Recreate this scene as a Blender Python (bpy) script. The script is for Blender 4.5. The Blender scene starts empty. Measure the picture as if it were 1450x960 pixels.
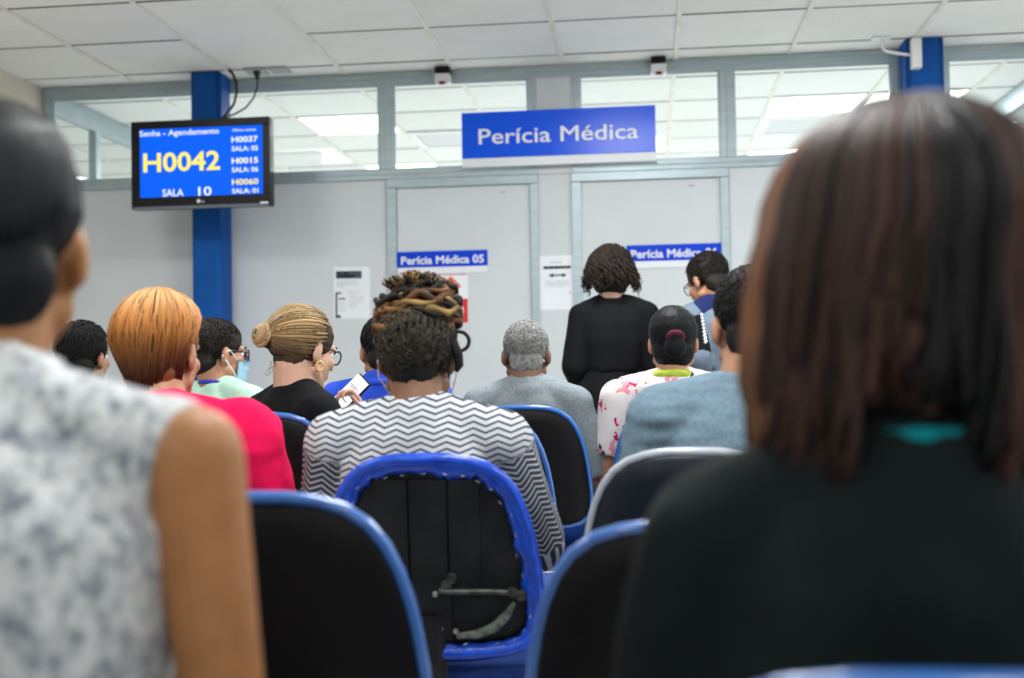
import bpy, bmesh, math, random
import numpy as np
from mathutils import Vector, Matrix, Euler, noise

R = math.radians
SC = bpy.context.scene
COL = SC.collection
rng = random.Random(7)
nrs = np.random.RandomState(11)

# ---------------------------------------------------------------- camera, world, light, exposure
CZ = 1.06
cam_d = bpy.data.cameras.new('camera')
cam = bpy.data.objects.new('camera', cam_d)
COL.objects.link(cam)
_rt = Vector((0.99342773, 0.11317836, -0.01708814))
_up = Vector((0.02030147, -0.02730025, 0.99942111))
_fw = Vector((-0.11264633, 0.99319955, 0.02941852))
_m = Matrix((( _rt.x, _up.x, -_fw.x), (_rt.y, _up.y, -_fw.y), (_rt.z, _up.z, -_fw.z))).to_4x4()
_m.translation = Vector((0, 0, CZ))
cam.matrix_world = _m
cam_d.sensor_fit = 'HORIZONTAL'
cam_d.sensor_width = 36
cam_d.lens = 36 * 1700.18 / 1450
cam_d.clip_start = 0.05
cam_d.clip_end = 60
cam_d.dof.use_dof = True
cam_d.dof.focus_distance = 3.5
cam_d.dof.aperture_fstop = 2.5
cam_d.dof.aperture_blades = 0
SC.camera = cam

world = bpy.data.worlds.new('world')
SC.world = world
world.use_nodes = True
world.node_tree.nodes['Background'].inputs[0].default_value = (0.75, 0.85, 1.0, 1)
world.node_tree.nodes['Background'].inputs[1].default_value = 0.06

SC.view_settings.view_transform = 'Standard'
SC.view_settings.look = 'None'
SC.view_settings.gamma = 1.0
SC.view_settings.use_curve_mapping = False
SC.view_settings.exposure = 0.08

FRONT_POWER = 38.0      # each ceiling troffer of the waiting room (W)
BACK_POWER = 31.0       # each troffer of the offices behind the glass (W)
LIGHT_COL = (0.98, 0.99, 0.985)

# ---------------------------------------------------------------- materials
MATS = {}
def mat(name, col, rough=0.5, metal=0.0, spec=0.5, coat=0.0, emit=None, estr=0.0):
    if name in MATS: return MATS[name]
    m = bpy.data.materials.new(name); m.use_nodes = True
    b = m.node_tree.nodes['Principled BSDF']
    b.inputs['Base Color'].default_value = (*col, 1)
    b.inputs['Roughness'].default_value = rough
    b.inputs['Metallic'].default_value = metal
    b.inputs['Specular IOR Level'].default_value = spec
    b.inputs['Coat Weight'].default_value = coat
    if emit:
        b.inputs['Emission Color'].default_value = (*emit, 1)
        b.inputs['Emission Strength'].default_value = estr
    MATS[name] = m
    return m
def nodes(m): return m.node_tree.nodes, m.node_tree.links, m.node_tree.nodes['Principled BSDF']
def noisy(m, c1, c2, scale=8.0, detail=4.0, lo=0.35, hi=0.65, stretch=(1, 1, 1), bump=0.0, bscale=None, coords='Object', rough=0.6):
    n, l, b = nodes(m)
    tc = n.new('ShaderNodeTexCoord'); mp = n.new('ShaderNodeMapping'); mp.inputs['Scale'].default_value = stretch
    l.new(tc.outputs[coords], mp.inputs[0])
    t = n.new('ShaderNodeTexNoise'); t.inputs['Scale'].default_value = scale; t.inputs['Detail'].default_value = detail; t.inputs['Roughness'].default_value = rough
    l.new(mp.outputs[0], t.inputs['Vector'])
    r = n.new('ShaderNodeValToRGB'); r.color_ramp.elements[0].position = lo; r.color_ramp.elements[1].position = hi
    r.color_ramp.elements[0].color = (*c1, 1); r.color_ramp.elements[1].color = (*c2, 1)
    l.new(t.outputs['Fac'], r.inputs[0]); l.new(r.outputs[0], b.inputs['Base Color'])
    if bump:
        t2 = n.new('ShaderNodeTexNoise'); t2.inputs['Scale'].default_value = bscale or scale * 4; t2.inputs['Detail'].default_value = 3
        l.new(mp.outputs[0], t2.inputs['Vector'])
        bp = n.new('ShaderNodeBump'); bp.inputs['Strength'].default_value = bump; bp.inputs['Distance'].default_value = 0.01
        l.new(t2.outputs['Fac'], bp.inputs['Height']); l.new(bp.outputs[0], b.inputs['Normal'])
    return m
def cloth(name, c, var=0.12, scale=14, rough=0.9, stretch=(1, 1, 1)):
    if name in MATS: return MATS[name]
    m = mat(name, c, rough, spec=0.15)
    return noisy(m, tuple(x * (1 - var) for x in c), tuple(min(1, x * (1 + var)) for x in c), scale, 3, 0.3, 0.7, stretch, bump=0.06, bscale=500)
def skin_mat(name, c):
    if name in MATS: return MATS[name]
    m = mat(name, c, 0.5, spec=0.35)
    m = noisy(m, tuple(x * 0.9 for x in c), tuple(x * 1.08 for x in c), 30, 3, 0.3, 0.7, bump=0.03, bscale=300)
    return m
def attr_col(name, rough=0.45, spec=0.4, mul=1.0):
    """base colour from the point colour attribute 'col' (each lock of hair has its own dye)"""
    if name in MATS: return MATS[name]
    m = mat(name, (0.1, 0.1, 0.1), rough, spec=spec)
    n, l, b = nodes(m)
    a = n.new('ShaderNodeAttribute'); a.attribute_name = 'col'
    l.new(a.outputs['Color'], b.inputs['Base Color'])
    return m

M_panel = noisy(mat('panel_laminate', (0.60, 0.61, 0.63), 0.45, spec=0.3), (0.55, 0.595, 0.625), (0.59, 0.63, 0.66), 2.0, 3, bump=0.015, bscale=160)
M_alu = noisy(mat('anodised_aluminium', (0.36, 0.44, 0.47), 0.4, metal=0.35), (0.34, 0.42, 0.46), (0.40, 0.48, 0.51), 6, 2, stretch=(1, 1, 8))
M_blue = noisy(mat('blue_paint', (0.003, 0.075, 0.32), 0.6, spec=0.15), (0.003, 0.07, 0.30), (0.004, 0.082, 0.34), 6, 3)
M_wall = noisy(mat('beige_wall_paint', (0.62, 0.57, 0.48), 0.8), (0.60, 0.555, 0.47), (0.64, 0.59, 0.5), 3, 4, bump=0.05, bscale=60)
M_white_wall = noisy(mat('white_wall_paint', (0.72, 0.72, 0.70), 0.8), (0.70, 0.70, 0.68), (0.74, 0.74, 0.72), 3, 4, bump=0.05, bscale=60)
M_tile = noisy(mat('ceiling_tile_board', (0.72, 0.73, 0.72), 0.75, spec=0.25), (0.83, 0.84, 0.815), (0.87, 0.875, 0.85), 5, 4, bump=0.02, bscale=200)
M_tile2 = noisy(mat('ceiling_tile_board_worn', (0.66, 0.67, 0.655), 0.75, spec=0.25), (0.79, 0.80, 0.775), (0.83, 0.835, 0.81), 4, 4, bump=0.02, bscale=200)
M_bar = noisy(mat('grid_bar_enamel', (0.78, 0.76, 0.68), 0.5), (0.72, 0.69, 0.58), (0.84, 0.83, 0.78), 5, 4)
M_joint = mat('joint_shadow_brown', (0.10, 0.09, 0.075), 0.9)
M_plenum = mat('plenum_dark', (0.09, 0.085, 0.075), 0.9)
M_floor = noisy(mat('floor_vinyl', (0.5, 0.5, 0.48), 0.35), (0.56, 0.56, 0.54), (0.64, 0.64, 0.62), 9, 5, bump=0.02)
M_shell = noisy(mat('black_chair_shell', (0.005, 0.005, 0.006), 0.5, spec=0.14), (0.004, 0.004, 0.005), (0.006, 0.006, 0.0075), 40, 3, bump=0.06, bscale=400)
M_shelln = noisy(mat('navy_black_chair_shell', (0.006, 0.009, 0.016), 0.42, spec=0.2), (0.005, 0.0075, 0.013), (0.007, 0.011, 0.019), 40, 3, bump=0.06, bscale=400)
M_trim = mat('blue_chair_trim', (0.010, 0.125, 0.47), 0.3, spec=0.7, coat=1.0)
M_trimg = mat('grey_chair_trim', (0.38, 0.41, 0.46), 0.25, spec=0.6, coat=0.6)
M_vinyl = noisy(mat('blue_torn_vinyl', (0.004, 0.055, 0.5), 0.3, spec=0.5), (0.003, 0.045, 0.42), (0.006, 0.075, 0.6), 30, 4, bump=0.25, bscale=45)
M_seatfab = noisy(mat('blue_seat_fabric', (0.01, 0.045, 0.24), 0.85), (0.008, 0.04, 0.2), (0.012, 0.055, 0.28), 60, 3, bump=0.1, bscale=400)
M_steel = mat('black_steel', (0.02, 0.02, 0.022), 0.4, metal=0.6)
M_screw = mat('zinc_screw', (0.6, 0.6, 0.58), 0.35, metal=0.9)
M_rust = noisy(mat('dull_bracket_metal', (0.12, 0.12, 0.10), 0.5, metal=0.6), (0.025, 0.025, 0.022), (0.11, 0.11, 0.095), 40, 4)
M_frayed = noisy(mat('frayed_backing', (0.22, 0.25, 0.22), 0.9), (0.035, 0.045, 0.04), (0.16, 0.19, 0.165), 90, 5, bump=0.3)
M_innerblk = noisy(mat('black_inner_board', (0.006, 0.007, 0.009), 0.6, spec=0.25), (0.004, 0.005, 0.006), (0.012, 0.014, 0.016), 12, 4, bump=0.1)
M_plastic_blk = mat('black_gloss_plastic', (0.004, 0.004, 0.006), 0.35, spec=0.2)
M_vent = mat('vent_grey', (0.75, 0.77, 0.78), .6)
M_plastic_wht = mat('white_plastic', (0.78, 0.79, 0.80), 0.4)
M_sensor = mat('sensor_body', (0.70, 0.71, 0.74), 0.35)
M_red_lens = mat('red_sensor_lens', (0.16, 0.01, 0.015), 0.2)
M_cable = mat('black_cable', (0.012, 0.012, 0.014), 0.5)
M_paper = noisy(mat('paper', (0.76, 0.79, 0.84), 0.8), (0.745, 0.775, 0.825), (0.775, 0.805, 0.855), 8, 3)
M_ink = mat('ink', (0.025, 0.028, 0.035), 0.8)
M_inkgrey = mat('grey_ink', (0.33, 0.35, 0.38), 0.8)
M_inkslate = mat('slate_ink', (0.05, 0.065, 0.085), 0.8)
M_signblue = mat('sign_blue', (0.0, 0.085, 0.80), 0.24, spec=0.25)
M_signblue2 = mat('door_sign_blue', (0.0, 0.045, 0.58), 0.35, spec=0.15)
M_signwhite = mat('sign_white', (0.72, 0.75, 0.80), 0.4)
M_letter = mat('letter_white', (0.86, 0.88, 0.92), 0.4)
M_orange = mat('hazard_orange', (0.72, 0.11, 0.03), 0.5)
M_redp = mat('poster_red', (0.58, 0.015, 0.02), 0.5)
M_screen = mat('screen_blue', (0, 0.003, 0.02), 0.5, spec=0.1, emit=(0.0, 0.12, 0.95), estr=1.0)
M_scr_yel = mat('screen_yellow', (0.1, 0.1, 0.01), 0.4, emit=(1.0, 0.82, 0.12), estr=1.0)
M_scr_pale = mat('screen_pale_yellow', (0.1, 0.1, 0.05), 0.4, emit=(1.0, 0.93, 0.5), estr=1.0)
M_scr_wht = mat('screen_white', (0.1, 0.1, 0.1), 0.4, emit=(0.86, 0.93, 1.0), estr=1.0)
M_lamp = mat('lamp_diffuser', (0.9, 0.9, 0.9), 0.6, emit=LIGHT_COL, estr=5.0)
M_eye = mat('eye_white', (0.75, 0.73, 0.70), 0.2)
M_iris = mat('iris_dark', (0.03, 0.015, 0.008), 0.15)
M_lip = mat('lip', (0.32, 0.09, 0.075), 0.45)
M_brow = mat('brow_hair', (0.02, 0.014, 0.01), 0.7)
M_gold = mat('gold', (0.75, 0.5, 0.16), 0.25, metal=1.0)
M_frameblk = mat('spectacle_frame', (0.012, 0.012, 0.016), 0.25)
M_lens = mat('spectacle_lens', (0.95, 0.97, 1.0), 0.02)
_b = nodes(M_lens)[2]; _b.inputs['Transmission Weight'].default_value = 1.0; _b.inputs['IOR'].default_value = 1.05
M_mask = noisy(mat('face_mask_blue', (0.30, 0.52, 0.66), 0.85), (0.27, 0.49, 0.63), (0.34, 0.56, 0.7), 60, 3)
M_loop = mat('mask_loop_white', (0.8, 0.8, 0.82), 0.7)
M_glass = bpy.data.materials.new('pane_glass'); M_glass.use_nodes = True
def _glass():
    n = M_glass.node_tree.nodes; l = M_glass.node_tree.links
    n.remove(n['Principled BSDF'])
    t = n.new('ShaderNodeBsdfTransparent'); t.inputs[0].default_value = (0.97, 0.985, 0.98, 1)
    g = n.new('ShaderNodeBsdfGlossy'); g.inputs['Roughness'].default_value = 0.02
    lw = n.new('ShaderNodeLayerWeight'); lw.inputs[0].default_value = .5
    pw = n.new('ShaderNodeMath'); pw.operation = 'POWER'; pw.inputs[1].default_value = 5.0; l.new(lw.outputs['Facing'], pw.inputs[0])
    f = n.new('ShaderNodeMath'); f.operation = 'MULTIPLY_ADD'; f.inputs[1].default_value = .5; f.inputs[2].default_value = .02; l.new(pw.outputs[0], f.inputs[0])
    x = n.new('ShaderNodeMixShader'); l.new(f.outputs[0], x.inputs[0]); l.new(t.outputs[0], x.inputs[1]); l.new(g.outputs[0], x.inputs[2])
    l.new(x.outputs[0], n['Material Output'].inputs[0])
_glass()

# ---------------------------------------------------------------- object helpers
def link(name, me, parent=None, loc=None):
    o = bpy.data.objects.new(name, me); COL.objects.link(o)
    if parent is not None: o.parent = parent
    if loc is not None: o.location = loc
    return o
def thing(name, label, cat, loc=(0, 0, 0), group=None, rotz=0):
    o = link(name, None); o.location = loc; o.rotation_euler = (0, 0, rotz)
    o.empty_display_size = 0.1
    o['label'] = label; o['category'] = cat
    if group: o['group'] = group
    return o
def tag(o, label, cat, group=None):
    o['label'] = label; o['category'] = cat
    if group: o['group'] = group
    return o
def struct(name, loc=(0, 0, 0), me=None):
    o = link(name, me); o.location = loc; o['kind'] = 'structure'
    return o
def mesh_np(name, V, F, m=None, smooth=False):
    me = bpy.data.meshes.new(name); me.from_pydata([tuple(v) for v in V], [], [tuple(f) for f in F])
    if m: me.materials.append(m)
    if smooth: me.polygons.foreach_set('use_smooth', [True] * len(me.polygons))
    me.update()
    return me
_boxcache = {}
def box_me(sx, sy, sz, m, bev=0.0):
    key = (round(sx, 5), round(sy, 5), round(sz, 5), m.name, bev)
    if key in _boxcache: return _boxcache[key]
    bm = bmesh.new(); bmesh.ops.create_cube(bm, size=1.0)
    bmesh.ops.scale(bm, vec=(sx, sy, sz), verts=bm.verts)
    if bev > 0:
        bmesh.ops.bevel(bm, geom=bm.edges[:] , offset=bev, segments=2, affect='EDGES', profile=0.5)
    me = bpy.data.meshes.new('box'); bm.to_mesh(me); bm.free(); me.materials.append(m)
    _boxcache[key] = me
    return me
def box(name, x0, x1, y0, y1, z0, z1, m, parent=None, bev=0.0):
    me = box_me(x1 - x0, y1 - y0, z1 - z0, m, bev)
    c = Vector(((x0 + x1) / 2, (y0 + y1) / 2, (z0 + z1) / 2))
    if parent is not None: c = c - parent.location
    return link(name, me, parent, c)
def tube_np(pts, rad, k=8, closed=False, caps=True):
    P = [Vector(p) for p in pts]; n = len(P)
    rad = rad if hasattr(rad, '__len__') else [rad] * n
    V, F = [], []
    ref = None
    for i in range(n):
        a = P[(i - 1) % n] if (closed or i > 0) else P[i]
        b = P[(i + 1) % n] if (closed or i < n - 1) else P[i]
        t = (b - a)
        if t.length < 1e-9: t = Vector((0, 0, 1))
        t.normalize()
        if ref is None:
            ref = Vector((0, 0, 1)) if abs(t.z) < 0.9 else Vector((1, 0, 0))
        u = (ref - t * ref.dot(t))
        if u.length < 1e-6: u = t.orthogonal()
        u.normalize(); w = t.cross(u); ref = u
        for j in range(k):
            an = 2 * math.pi * j / k
            V.append(P[i] + (u * math.cos(an) + w * math.sin(an)) * rad[i])
    m_ = n if closed else n - 1
    for i in range(m_):
        i2 = (i + 1) % n
        for j in range(k):
            j2 = (j + 1) % k
            F.append((i * k + j, i * k + j2, i2 * k + j2, i2 * k + j))
    if not closed and caps:
        F.append(tuple(range(k - 1, -1, -1))); F.append(tuple((n - 1) * k + j for j in range(k)))
    return V, F
def tube(name, pts, rad, m, parent=None, k=8, closed=False):
    V, F = tube_np(pts, rad, k, closed)
    off = parent.location if parent is not None else Vector((0, 0, 0))
    return link(name, mesh_np(name, [v - off for v in V], F, m, True), parent)
def text(s, h, x0, x1, y, z, m, parent, bold=0.0, ext=0.002, name='lettering', align='CENTER', rot=(R(90), 0, 0)):
    """flat lettering facing the room (-y); h = capital height, spread over x0..x1"""
    cu = bpy.data.curves.new('t', 'FONT'); cu.body = s; cu.size = 1.0; cu.bevel_depth = bold; cu.bevel_resolution = 0; cu.extrude = 0.0; cu.resolution_u = 3
    o = bpy.data.objects.new('t', cu); COL.objects.link(o)
    dg = bpy.context.evaluated_depsgraph_get()
    me = bpy.data.meshes.new_from_object(o.evaluated_get(dg))
    bpy.data.objects.remove(o)
    n = len(me.vertices); co = np.empty(n * 3); me.vertices.foreach_get('co', co); co = co.reshape(-1, 3)
    cap = 0.73
    sx = (x1 - x0) / (co[:, 0].max() - co[:, 0].min())
    co[:, 0] = x0 + (co[:, 0] - co[:, 0].min()) * sx
    yy = co[:, 1] * h / cap
    out = np.stack([co[:, 0], y - np.clip(co[:, 2] * h / cap, 0, .0015), z + yy], 1) - np.array(parent.location)
    me.vertices.foreach_set('co', out.ravel()); me.materials.clear(); me.materials.append(m); me.update()
    return link(name, me, parent)

# ================================================================ THE SETTING
Y0 = 6.698           # front face of the office partition
ZC = 2.798           # ceiling height
XL, XR = -3.53, 3.35
YB, YE = -2.2, 10.9
GX, GY, TS = -2.943, 6.493, 0.625       # ceiling grid origin

floor = struct('floor', me=box_me(12.4, YE - YB + .4, 0.1, M_floor)); floor.location = (-0.1, (YB + YE) / 2, -0.05)
wl = struct('wall_left', me=box_me(0.12, Y0 - YB, ZC, M_wall)); wl.location = (XL - 0.06, (YB + Y0) / 2, ZC / 2)
wr = struct('wall_right', me=box_me(0.12, Y0 - YB, ZC, M_white_wall)); wr.location = (XR + 0.06, (YB + Y0) / 2, ZC / 2)
wb = struct('wall_back', me=box_me(XR - XL + .24, 0.12, ZC, M_white_wall)); wb.location = ((XL + XR) / 2, YB - 0.06, ZC / 2)
wo = struct('wall_office', me=box_me(12.4, 0.12, ZC, M_white_wall)); wo.location = (-0.1, YE + 0.06, ZC / 2)
wol = struct('wall_office_left', me=box_me(0.12, YE - Y0, ZC, M_white_wall)); wol.location = (-6.2, (Y0 + YE) / 2, ZC / 2)
wor = struct('wall_office_right', me=box_me(0.12, YE - Y0, ZC, M_white_wall)); wor.location = (6.0, (Y0 + YE) / 2, ZC / 2)
wfl = struct('wall_far_left', me=box_me(2.6, 0.1, ZC, M_white_wall)); wfl.location = (XL - 1.37, Y0 + 0.06, ZC / 2)
wfr = struct('wall_far_right', me=box_me(2.6, 0.1, ZC, M_white_wall)); wfr.location = (XR + 1.35, Y0 + 0.06, ZC / 2)
bl = struct('baseboard_left', me=box_me(0.015, Y0 - YB, 0.08, M_alu)); bl.location = (XL + 0.008, (YB + Y0) / 2, 0.04)

# ceiling: dark plenum slab over the tiled field, tiles with open joints, grid bars under them
ceil = struct('ceiling', (0, 0, ZC), box_me(12.4, YE - YB + .4, 0.1, M_plenum)); ceil.location = (-0.1, (YB + YE) / 2, ZC + 0.075)
lights_front = [(-2.943, 4.0, .45), (-0.443, 4.0, 1.55), (2.057, 4.0, 1.25), (-2.943, 1.5, .5), (-0.443, 1.5, 1.0), (2.057, 1.5, .9), (-1.693, -1.0, .5), (0.807, -1.0, .4)]
lights_back = [(GX + TS, 7.743), (GX + 6 * TS, 7.743), (GX + 7 * TS, 7.743), (GX + 6 * TS, 9.618), (GX + TS, 9.618),
               (GX + 3 * TS, 9.618), (GX - 2 * TS, 9.618), (GX - 4 * TS, 7.743), (GX + 10 * TS, 7.743)]
light_cells = {(round((x - GX) / TS), round((y - GY) / TS)) for x, y in lights_back}
vent_cells = {(2, 3), (6, 3)}
tile_me = box_me(TS - 0.006, TS - 0.009, 0.015, M_tile, 0.003)
tile_me2 = box_me(TS - 0.006, TS - 0.009, 0.015, M_tile2, 0.003)
tile_dbl = box_me(TS - 0.006, 2 * TS - 0.009, 0.015, M_tile, 0.003)
for i in range(-5, 14):
    for j in range(-4, 7):
        if j <= -1 and not (-1 <= i < 10): continue
        if j == 0 and not (-1 <= i < 10): continue
        if (i, j) in light_cells or (i, j) in vent_cells: continue
        cx, cy = GX + (i + .5) * TS, GY + (j + .5) * TS
        if i == 1 and j == -2: continue
        if i == 1 and j == -1:
            me, cy = tile_dbl, GY - TS
        else:
            me = tile_me2 if rng.random() < .25 else tile_me
        dz = rng.uniform(-0.0015, 0.0015)
        link('ceiling_tile', me, ceil, (cx + 0.1, cy - ceil.location.y, ZC + 0.0085 + dz - ceil.location.z))
for i in range(-4, 14):
    x = GX + i * TS
    if i < 0 or i > 9: y0, y1 = Y0 + 0.05, YE
    else: y0, y1 = GY - 4 * TS, YE
    if i == -1: continue
    b = link('grid_bar', box_me(0.024, y1 - y0, 0.007, M_bar, 0.0015), ceil, (x + 0.1, (y0 + y1) / 2 - ceil.location.y, ZC - 0.0025 - ceil.location.z))
for j in range(-3, 7):                   # dark strips painting the joints' shade, broken where two tiles are one long board
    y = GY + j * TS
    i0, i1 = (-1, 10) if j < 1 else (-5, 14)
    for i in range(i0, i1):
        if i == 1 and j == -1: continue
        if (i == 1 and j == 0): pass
        link('cross_joint_shade', box_me(TS - 0.026, 0.0075, 0.004, M_joint), ceil, (GX + (i + .5) * TS + 0.1, y - ceil.location.y, ZC + 0.0005 - ceil.location.z))
# plain plastered ceiling over the rest of the waiting room (behind the tiled rows in view)
c2 = struct('ceiling_rear', me=box_me(XR - XL, GY - 4 * TS - YB, 0.02, M_tile)); c2.location = ((XL + XR) / 2, (YB + GY - 4 * TS) / 2, ZC + 0.012)

# recessed ceiling lights
def ceiling_light(x, y, label, power, group):
    t = thing('ceiling_light', label, 'ceiling light', (x + TS / 2, y + TS / 2, ZC), group)
    d = link('diffuser', box_me(TS - 0.05, TS - 0.05, 0.01, M_lamp), t, (0, 0, 0.004))
    for sx, sy, lx, ly in ((0, 1, TS, .025), (0, -1, TS, .025), (1, 0, .025, TS - .05), (-1, 0, .025, TS - .05)):
        link('frame', box_me(lx - 0.002, ly, 0.012, M_bar), t, (sx * (TS - .027) / 2, sy * (TS - .027) / 2, 0.001))
    ld = bpy.data.lights.new('troffer_light', 'AREA'); ld.shape = 'SQUARE'; ld.size = TS - 0.06; ld.energy = power; ld.color = LIGHT_COL
    lo = bpy.data.objects.new('troffer_light', ld); COL.objects.link(lo); lo.parent = t; lo.location = (0, 0, -0.008)
for x, y, k in lights_front:
    ceiling_light(x, y, 'recessed ceiling light over the waiting chairs, outside the picture', FRONT_POWER * k, 'waiting room ceiling lights')
BLAB = {(1, 2): 'bright square ceiling light seen through the glass right of the screen',
        (6, 2): 'bright ceiling light seen through the glass left of the right blue column',
        (7, 2): 'bright square ceiling light partly behind the blue column on the right',
        (6, 5): 'far ceiling light low in the glass left of the dark brown hair',
        (1, 5): 'added far ceiling light brightening the glass, in line with the screen', (3, 5): 'added far ceiling light brightening the glass behind the big blue sign',  # two lamps added to wash the office ceiling white
        (-2, 5): 'low bright ceiling light behind the glass at the far left corner'}
for x, y in lights_back:
    c = (round((x - GX) / TS), round((y - GY) / TS))
    ceiling_light(x, y, BLAB.get(c, 'square ceiling light in the side office behind the glass, out of view'), BACK_POWER, 'office ceiling lights')
for (i, j), lab in (((2, 3), 'square air diffuser in the office ceiling left of the big blue sign'),
                    ((6, 3), 'louvred air grille in the office ceiling just behind the bright light on the right')):
    t = thing('air_vent', lab, 'air vent', (GX + (i + .5) * TS, GY + (j + .5) * TS, ZC), 'office air vents')
    link('backing', box_me(TS - .03, TS - .03, 0.004, M_vent), t, (0, 0, 0.012))
    for s, (lx, ly) in (((0, 1), (TS - .01, .06)), ((0, -1), (TS - .01, .06)), ((1, 0), (.06, TS - .13)), ((-1, 0), (.06, TS - .13))):
        link('frame', box_me(lx, ly, 0.012, M_plastic_wht), t, (s[0] * (TS / 2 - .035), s[1] * (TS / 2 - .035), -0.002))
    for q in range(8):
        o = link('slat', box_me(TS - .14, 0.03, 0.003, M_plastic_wht), t, (0, -0.21 + q * 0.06, 0.0)); o.rotation_euler = (R(-22), 0, 0)

# the office partition: panels, rails, posts, doors and glazing
wf = struct('wall_far', (0, Y0, 0))
PT = 0.05
def wpanel(x0, x1, z0, z1, name='wall_panel'):
    return box(name, x0 + .002, x1 - .002, Y0 + 0.006, Y0 + PT - .006, z0, z1, M_panel, wf, 0.002)
def rail(name, x0, x1, z0, z1, parent, proud=0.008, m=M_alu):
    # aluminium section with a shallow groove along it
    o = box(name, x0, x1, Y0 - proud, Y0 + PT, z0, z1, m, parent, 0.003)
    return o
ZT0, ZT1, ZH0 = 2.182, 2.238, 2.727
rail('header_rail', XL, XR, ZH0, ZC - 0.002, wf)
rail('header_lip', XL, XR, ZH0 + 0.026, ZH0 + 0.040, wf, 0.013)
rail('transom_rail', XL, -1.5, ZT0, ZT1, wf); rail('transom_rail', -1.5, -0.60, ZT0, ZT1, wf)
rail('transom_rail', -0.60, -0.40, ZT0 - .0, ZT1, wf, 0.002, M_panel)
rail('transom_rail', -0.40, XR, ZT0, ZT1, wf)
rail('transom_lip', XL, -0.62, ZT0 + 0.024, ZT0 + 0.032, wf, 0.012); rail('transom_lip', -0.38, XR, ZT0 + 0.024, ZT0 + 0.032, wf, 0.012)
UP = [(-3.53, -3.468), (-1.503, -1.421), (-0.646, -0.598), (-0.403, -0.355), (0.420, 0.497), (1.345, 1.40), (1.60, 1.645), (2.52, 2.60), (3.28, 3.35)]
for a, b in UP:
    rail('post', a, b, ZT1, ZH0, wf)
    rail('post_lip', (a + b) / 2 - .006, (a + b) / 2 + .006, ZT1, ZH0, wf, 0.012)
box('wall_panel', -0.598, -0.403, Y0 - 0.004, Y0 + PT, ZT1, ZH0, M_panel, wf, .002)
box('wall_panel', 1.40, 1.60, Y0 + 0.004, Y0 + PT, ZT1, ZH0, M_panel, wf)
wpanel(-3.49, -2.46, 0.06, ZT0); wpanel(-2.46, -1.468, 0.06, ZT0); wpanel(-0.602, -0.401, 0.06, ZT0)
wpanel(0.46, 1.40, 0.06, ZT0); wpanel(1.40, 2.40, 0.06, ZT0); wpanel(2.40, 3.33, 0.06, ZT0)
rail('post', XL, -3.488, 0, ZT0, wf)
for a, b in ((-3.488, -1.468), (0.46, 3.35)): rail('bottom_rail', a, b, 0, 0.06, wf)
GL = [(-3.468, -1.503), (-1.421, -0.646), (-0.355, 0.420), (0.497, 1.345), (1.645, 2.52), (2.60, 3.28)]
for n, (a, b) in enumerate(GL, 1):
    w = struct('window_%d' % n, (0, Y0, 0))
    box('pane', a - .004, b + .004, Y0 + 0.022, Y0 + 0.028, ZT1 - .004, ZH0 + .004, M_glass, w)
    for z0, z1 in ((ZT1, ZT1 + .010), (ZH0 - .010, ZH0)): box('glazing_bead', a, b, Y0 + .004, Y0 + .02, z0, z1, M_alu, w)
    for x0, x1 in ((a, a + .010), (b - .010, b)): box('glazing_bead', x0, x1, Y0 + .004, Y0 + .02, ZT1 + .01, ZH0 - .01, M_alu, w)
def door(n, x0, x1, hx):
    d = struct('door_%d' % n, (0, Y0, 0))
    box('door_leaf', x0 + .003, x1 - .003, Y0 + 0.006, Y0 + 0.044, 0.01, 2.128, M_panel, d, .002)
    o = box('frame_head', x0 - .056, x1 + .048, Y0 - 0.012, Y0 + PT, 2.130, ZT0, M_alu, d, .004)
    box('frame_jamb', x0 - .056, x0, Y0 - 0.012, Y0 + PT, 0, 2.130, M_alu, d, .004)
    box('frame_jamb', x1, x1 + .048, Y0 - 0.012, Y0 + PT, 0, 2.130, M_alu, d, .004)
    h = tube('door_handle', [(hx, Y0 + .006, 1.03), (hx, Y0 - .045, 1.03), (hx + .02 * (1 if hx < (x0 + x1) / 2 else -1), Y0 - .055, 1.03), (hx + .12 * (1 if hx < (x0 + x1) / 2 else -1), Y0 - .055, 1.03)], .009, M_screw, d)
    box('rose', hx - .026, hx + .026, Y0 - .004, Y0 + .007, .90, 1.08, M_screw, d, .002)
    # small closer-hole marks near the top of the leaf
    box('screw_mark', x1 - .17, x1 - .14, Y0 + .003, Y0 + .0065, 2.085, 2.092, M_inkgrey, d)
    return d
door(1, -1.411, -0.645, -1.36)
door(2, -0.355, 0.412, 0.36)

# glazed partitions that run back between the offices
for tn, (px, posts, nm) in enumerate(((-3.52, (7.32, 8.9, 10.2), 'wall_office_partition_left'), (2.33, (8.3, 9.6), 'wall_office_partition_right'))):
    w = struct(nm, (px, Y0, 0))
    def pb(name, y0, y1, z0, z1, m, t=0.05): return box(name, px - t / 2, px + t / 2, y0, y1, z0, z1, m, w)
    pb('wall_panel', Y0 + .06, YE, 0, ZT0, M_panel, .04)
    pb('transom_rail', Y0 + .06, YE, ZT0, ZT1, M_alu)
    pb('header_rail', Y0 + .06, YE, 2.665, ZC - .003, M_alu)
    for py in posts: pb('post', py, py + .07, ZT1, 2.665, M_alu)
    pb('pane', Y0 + .06, YE, ZT1, 2.665, M_glass, .006)

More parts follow.
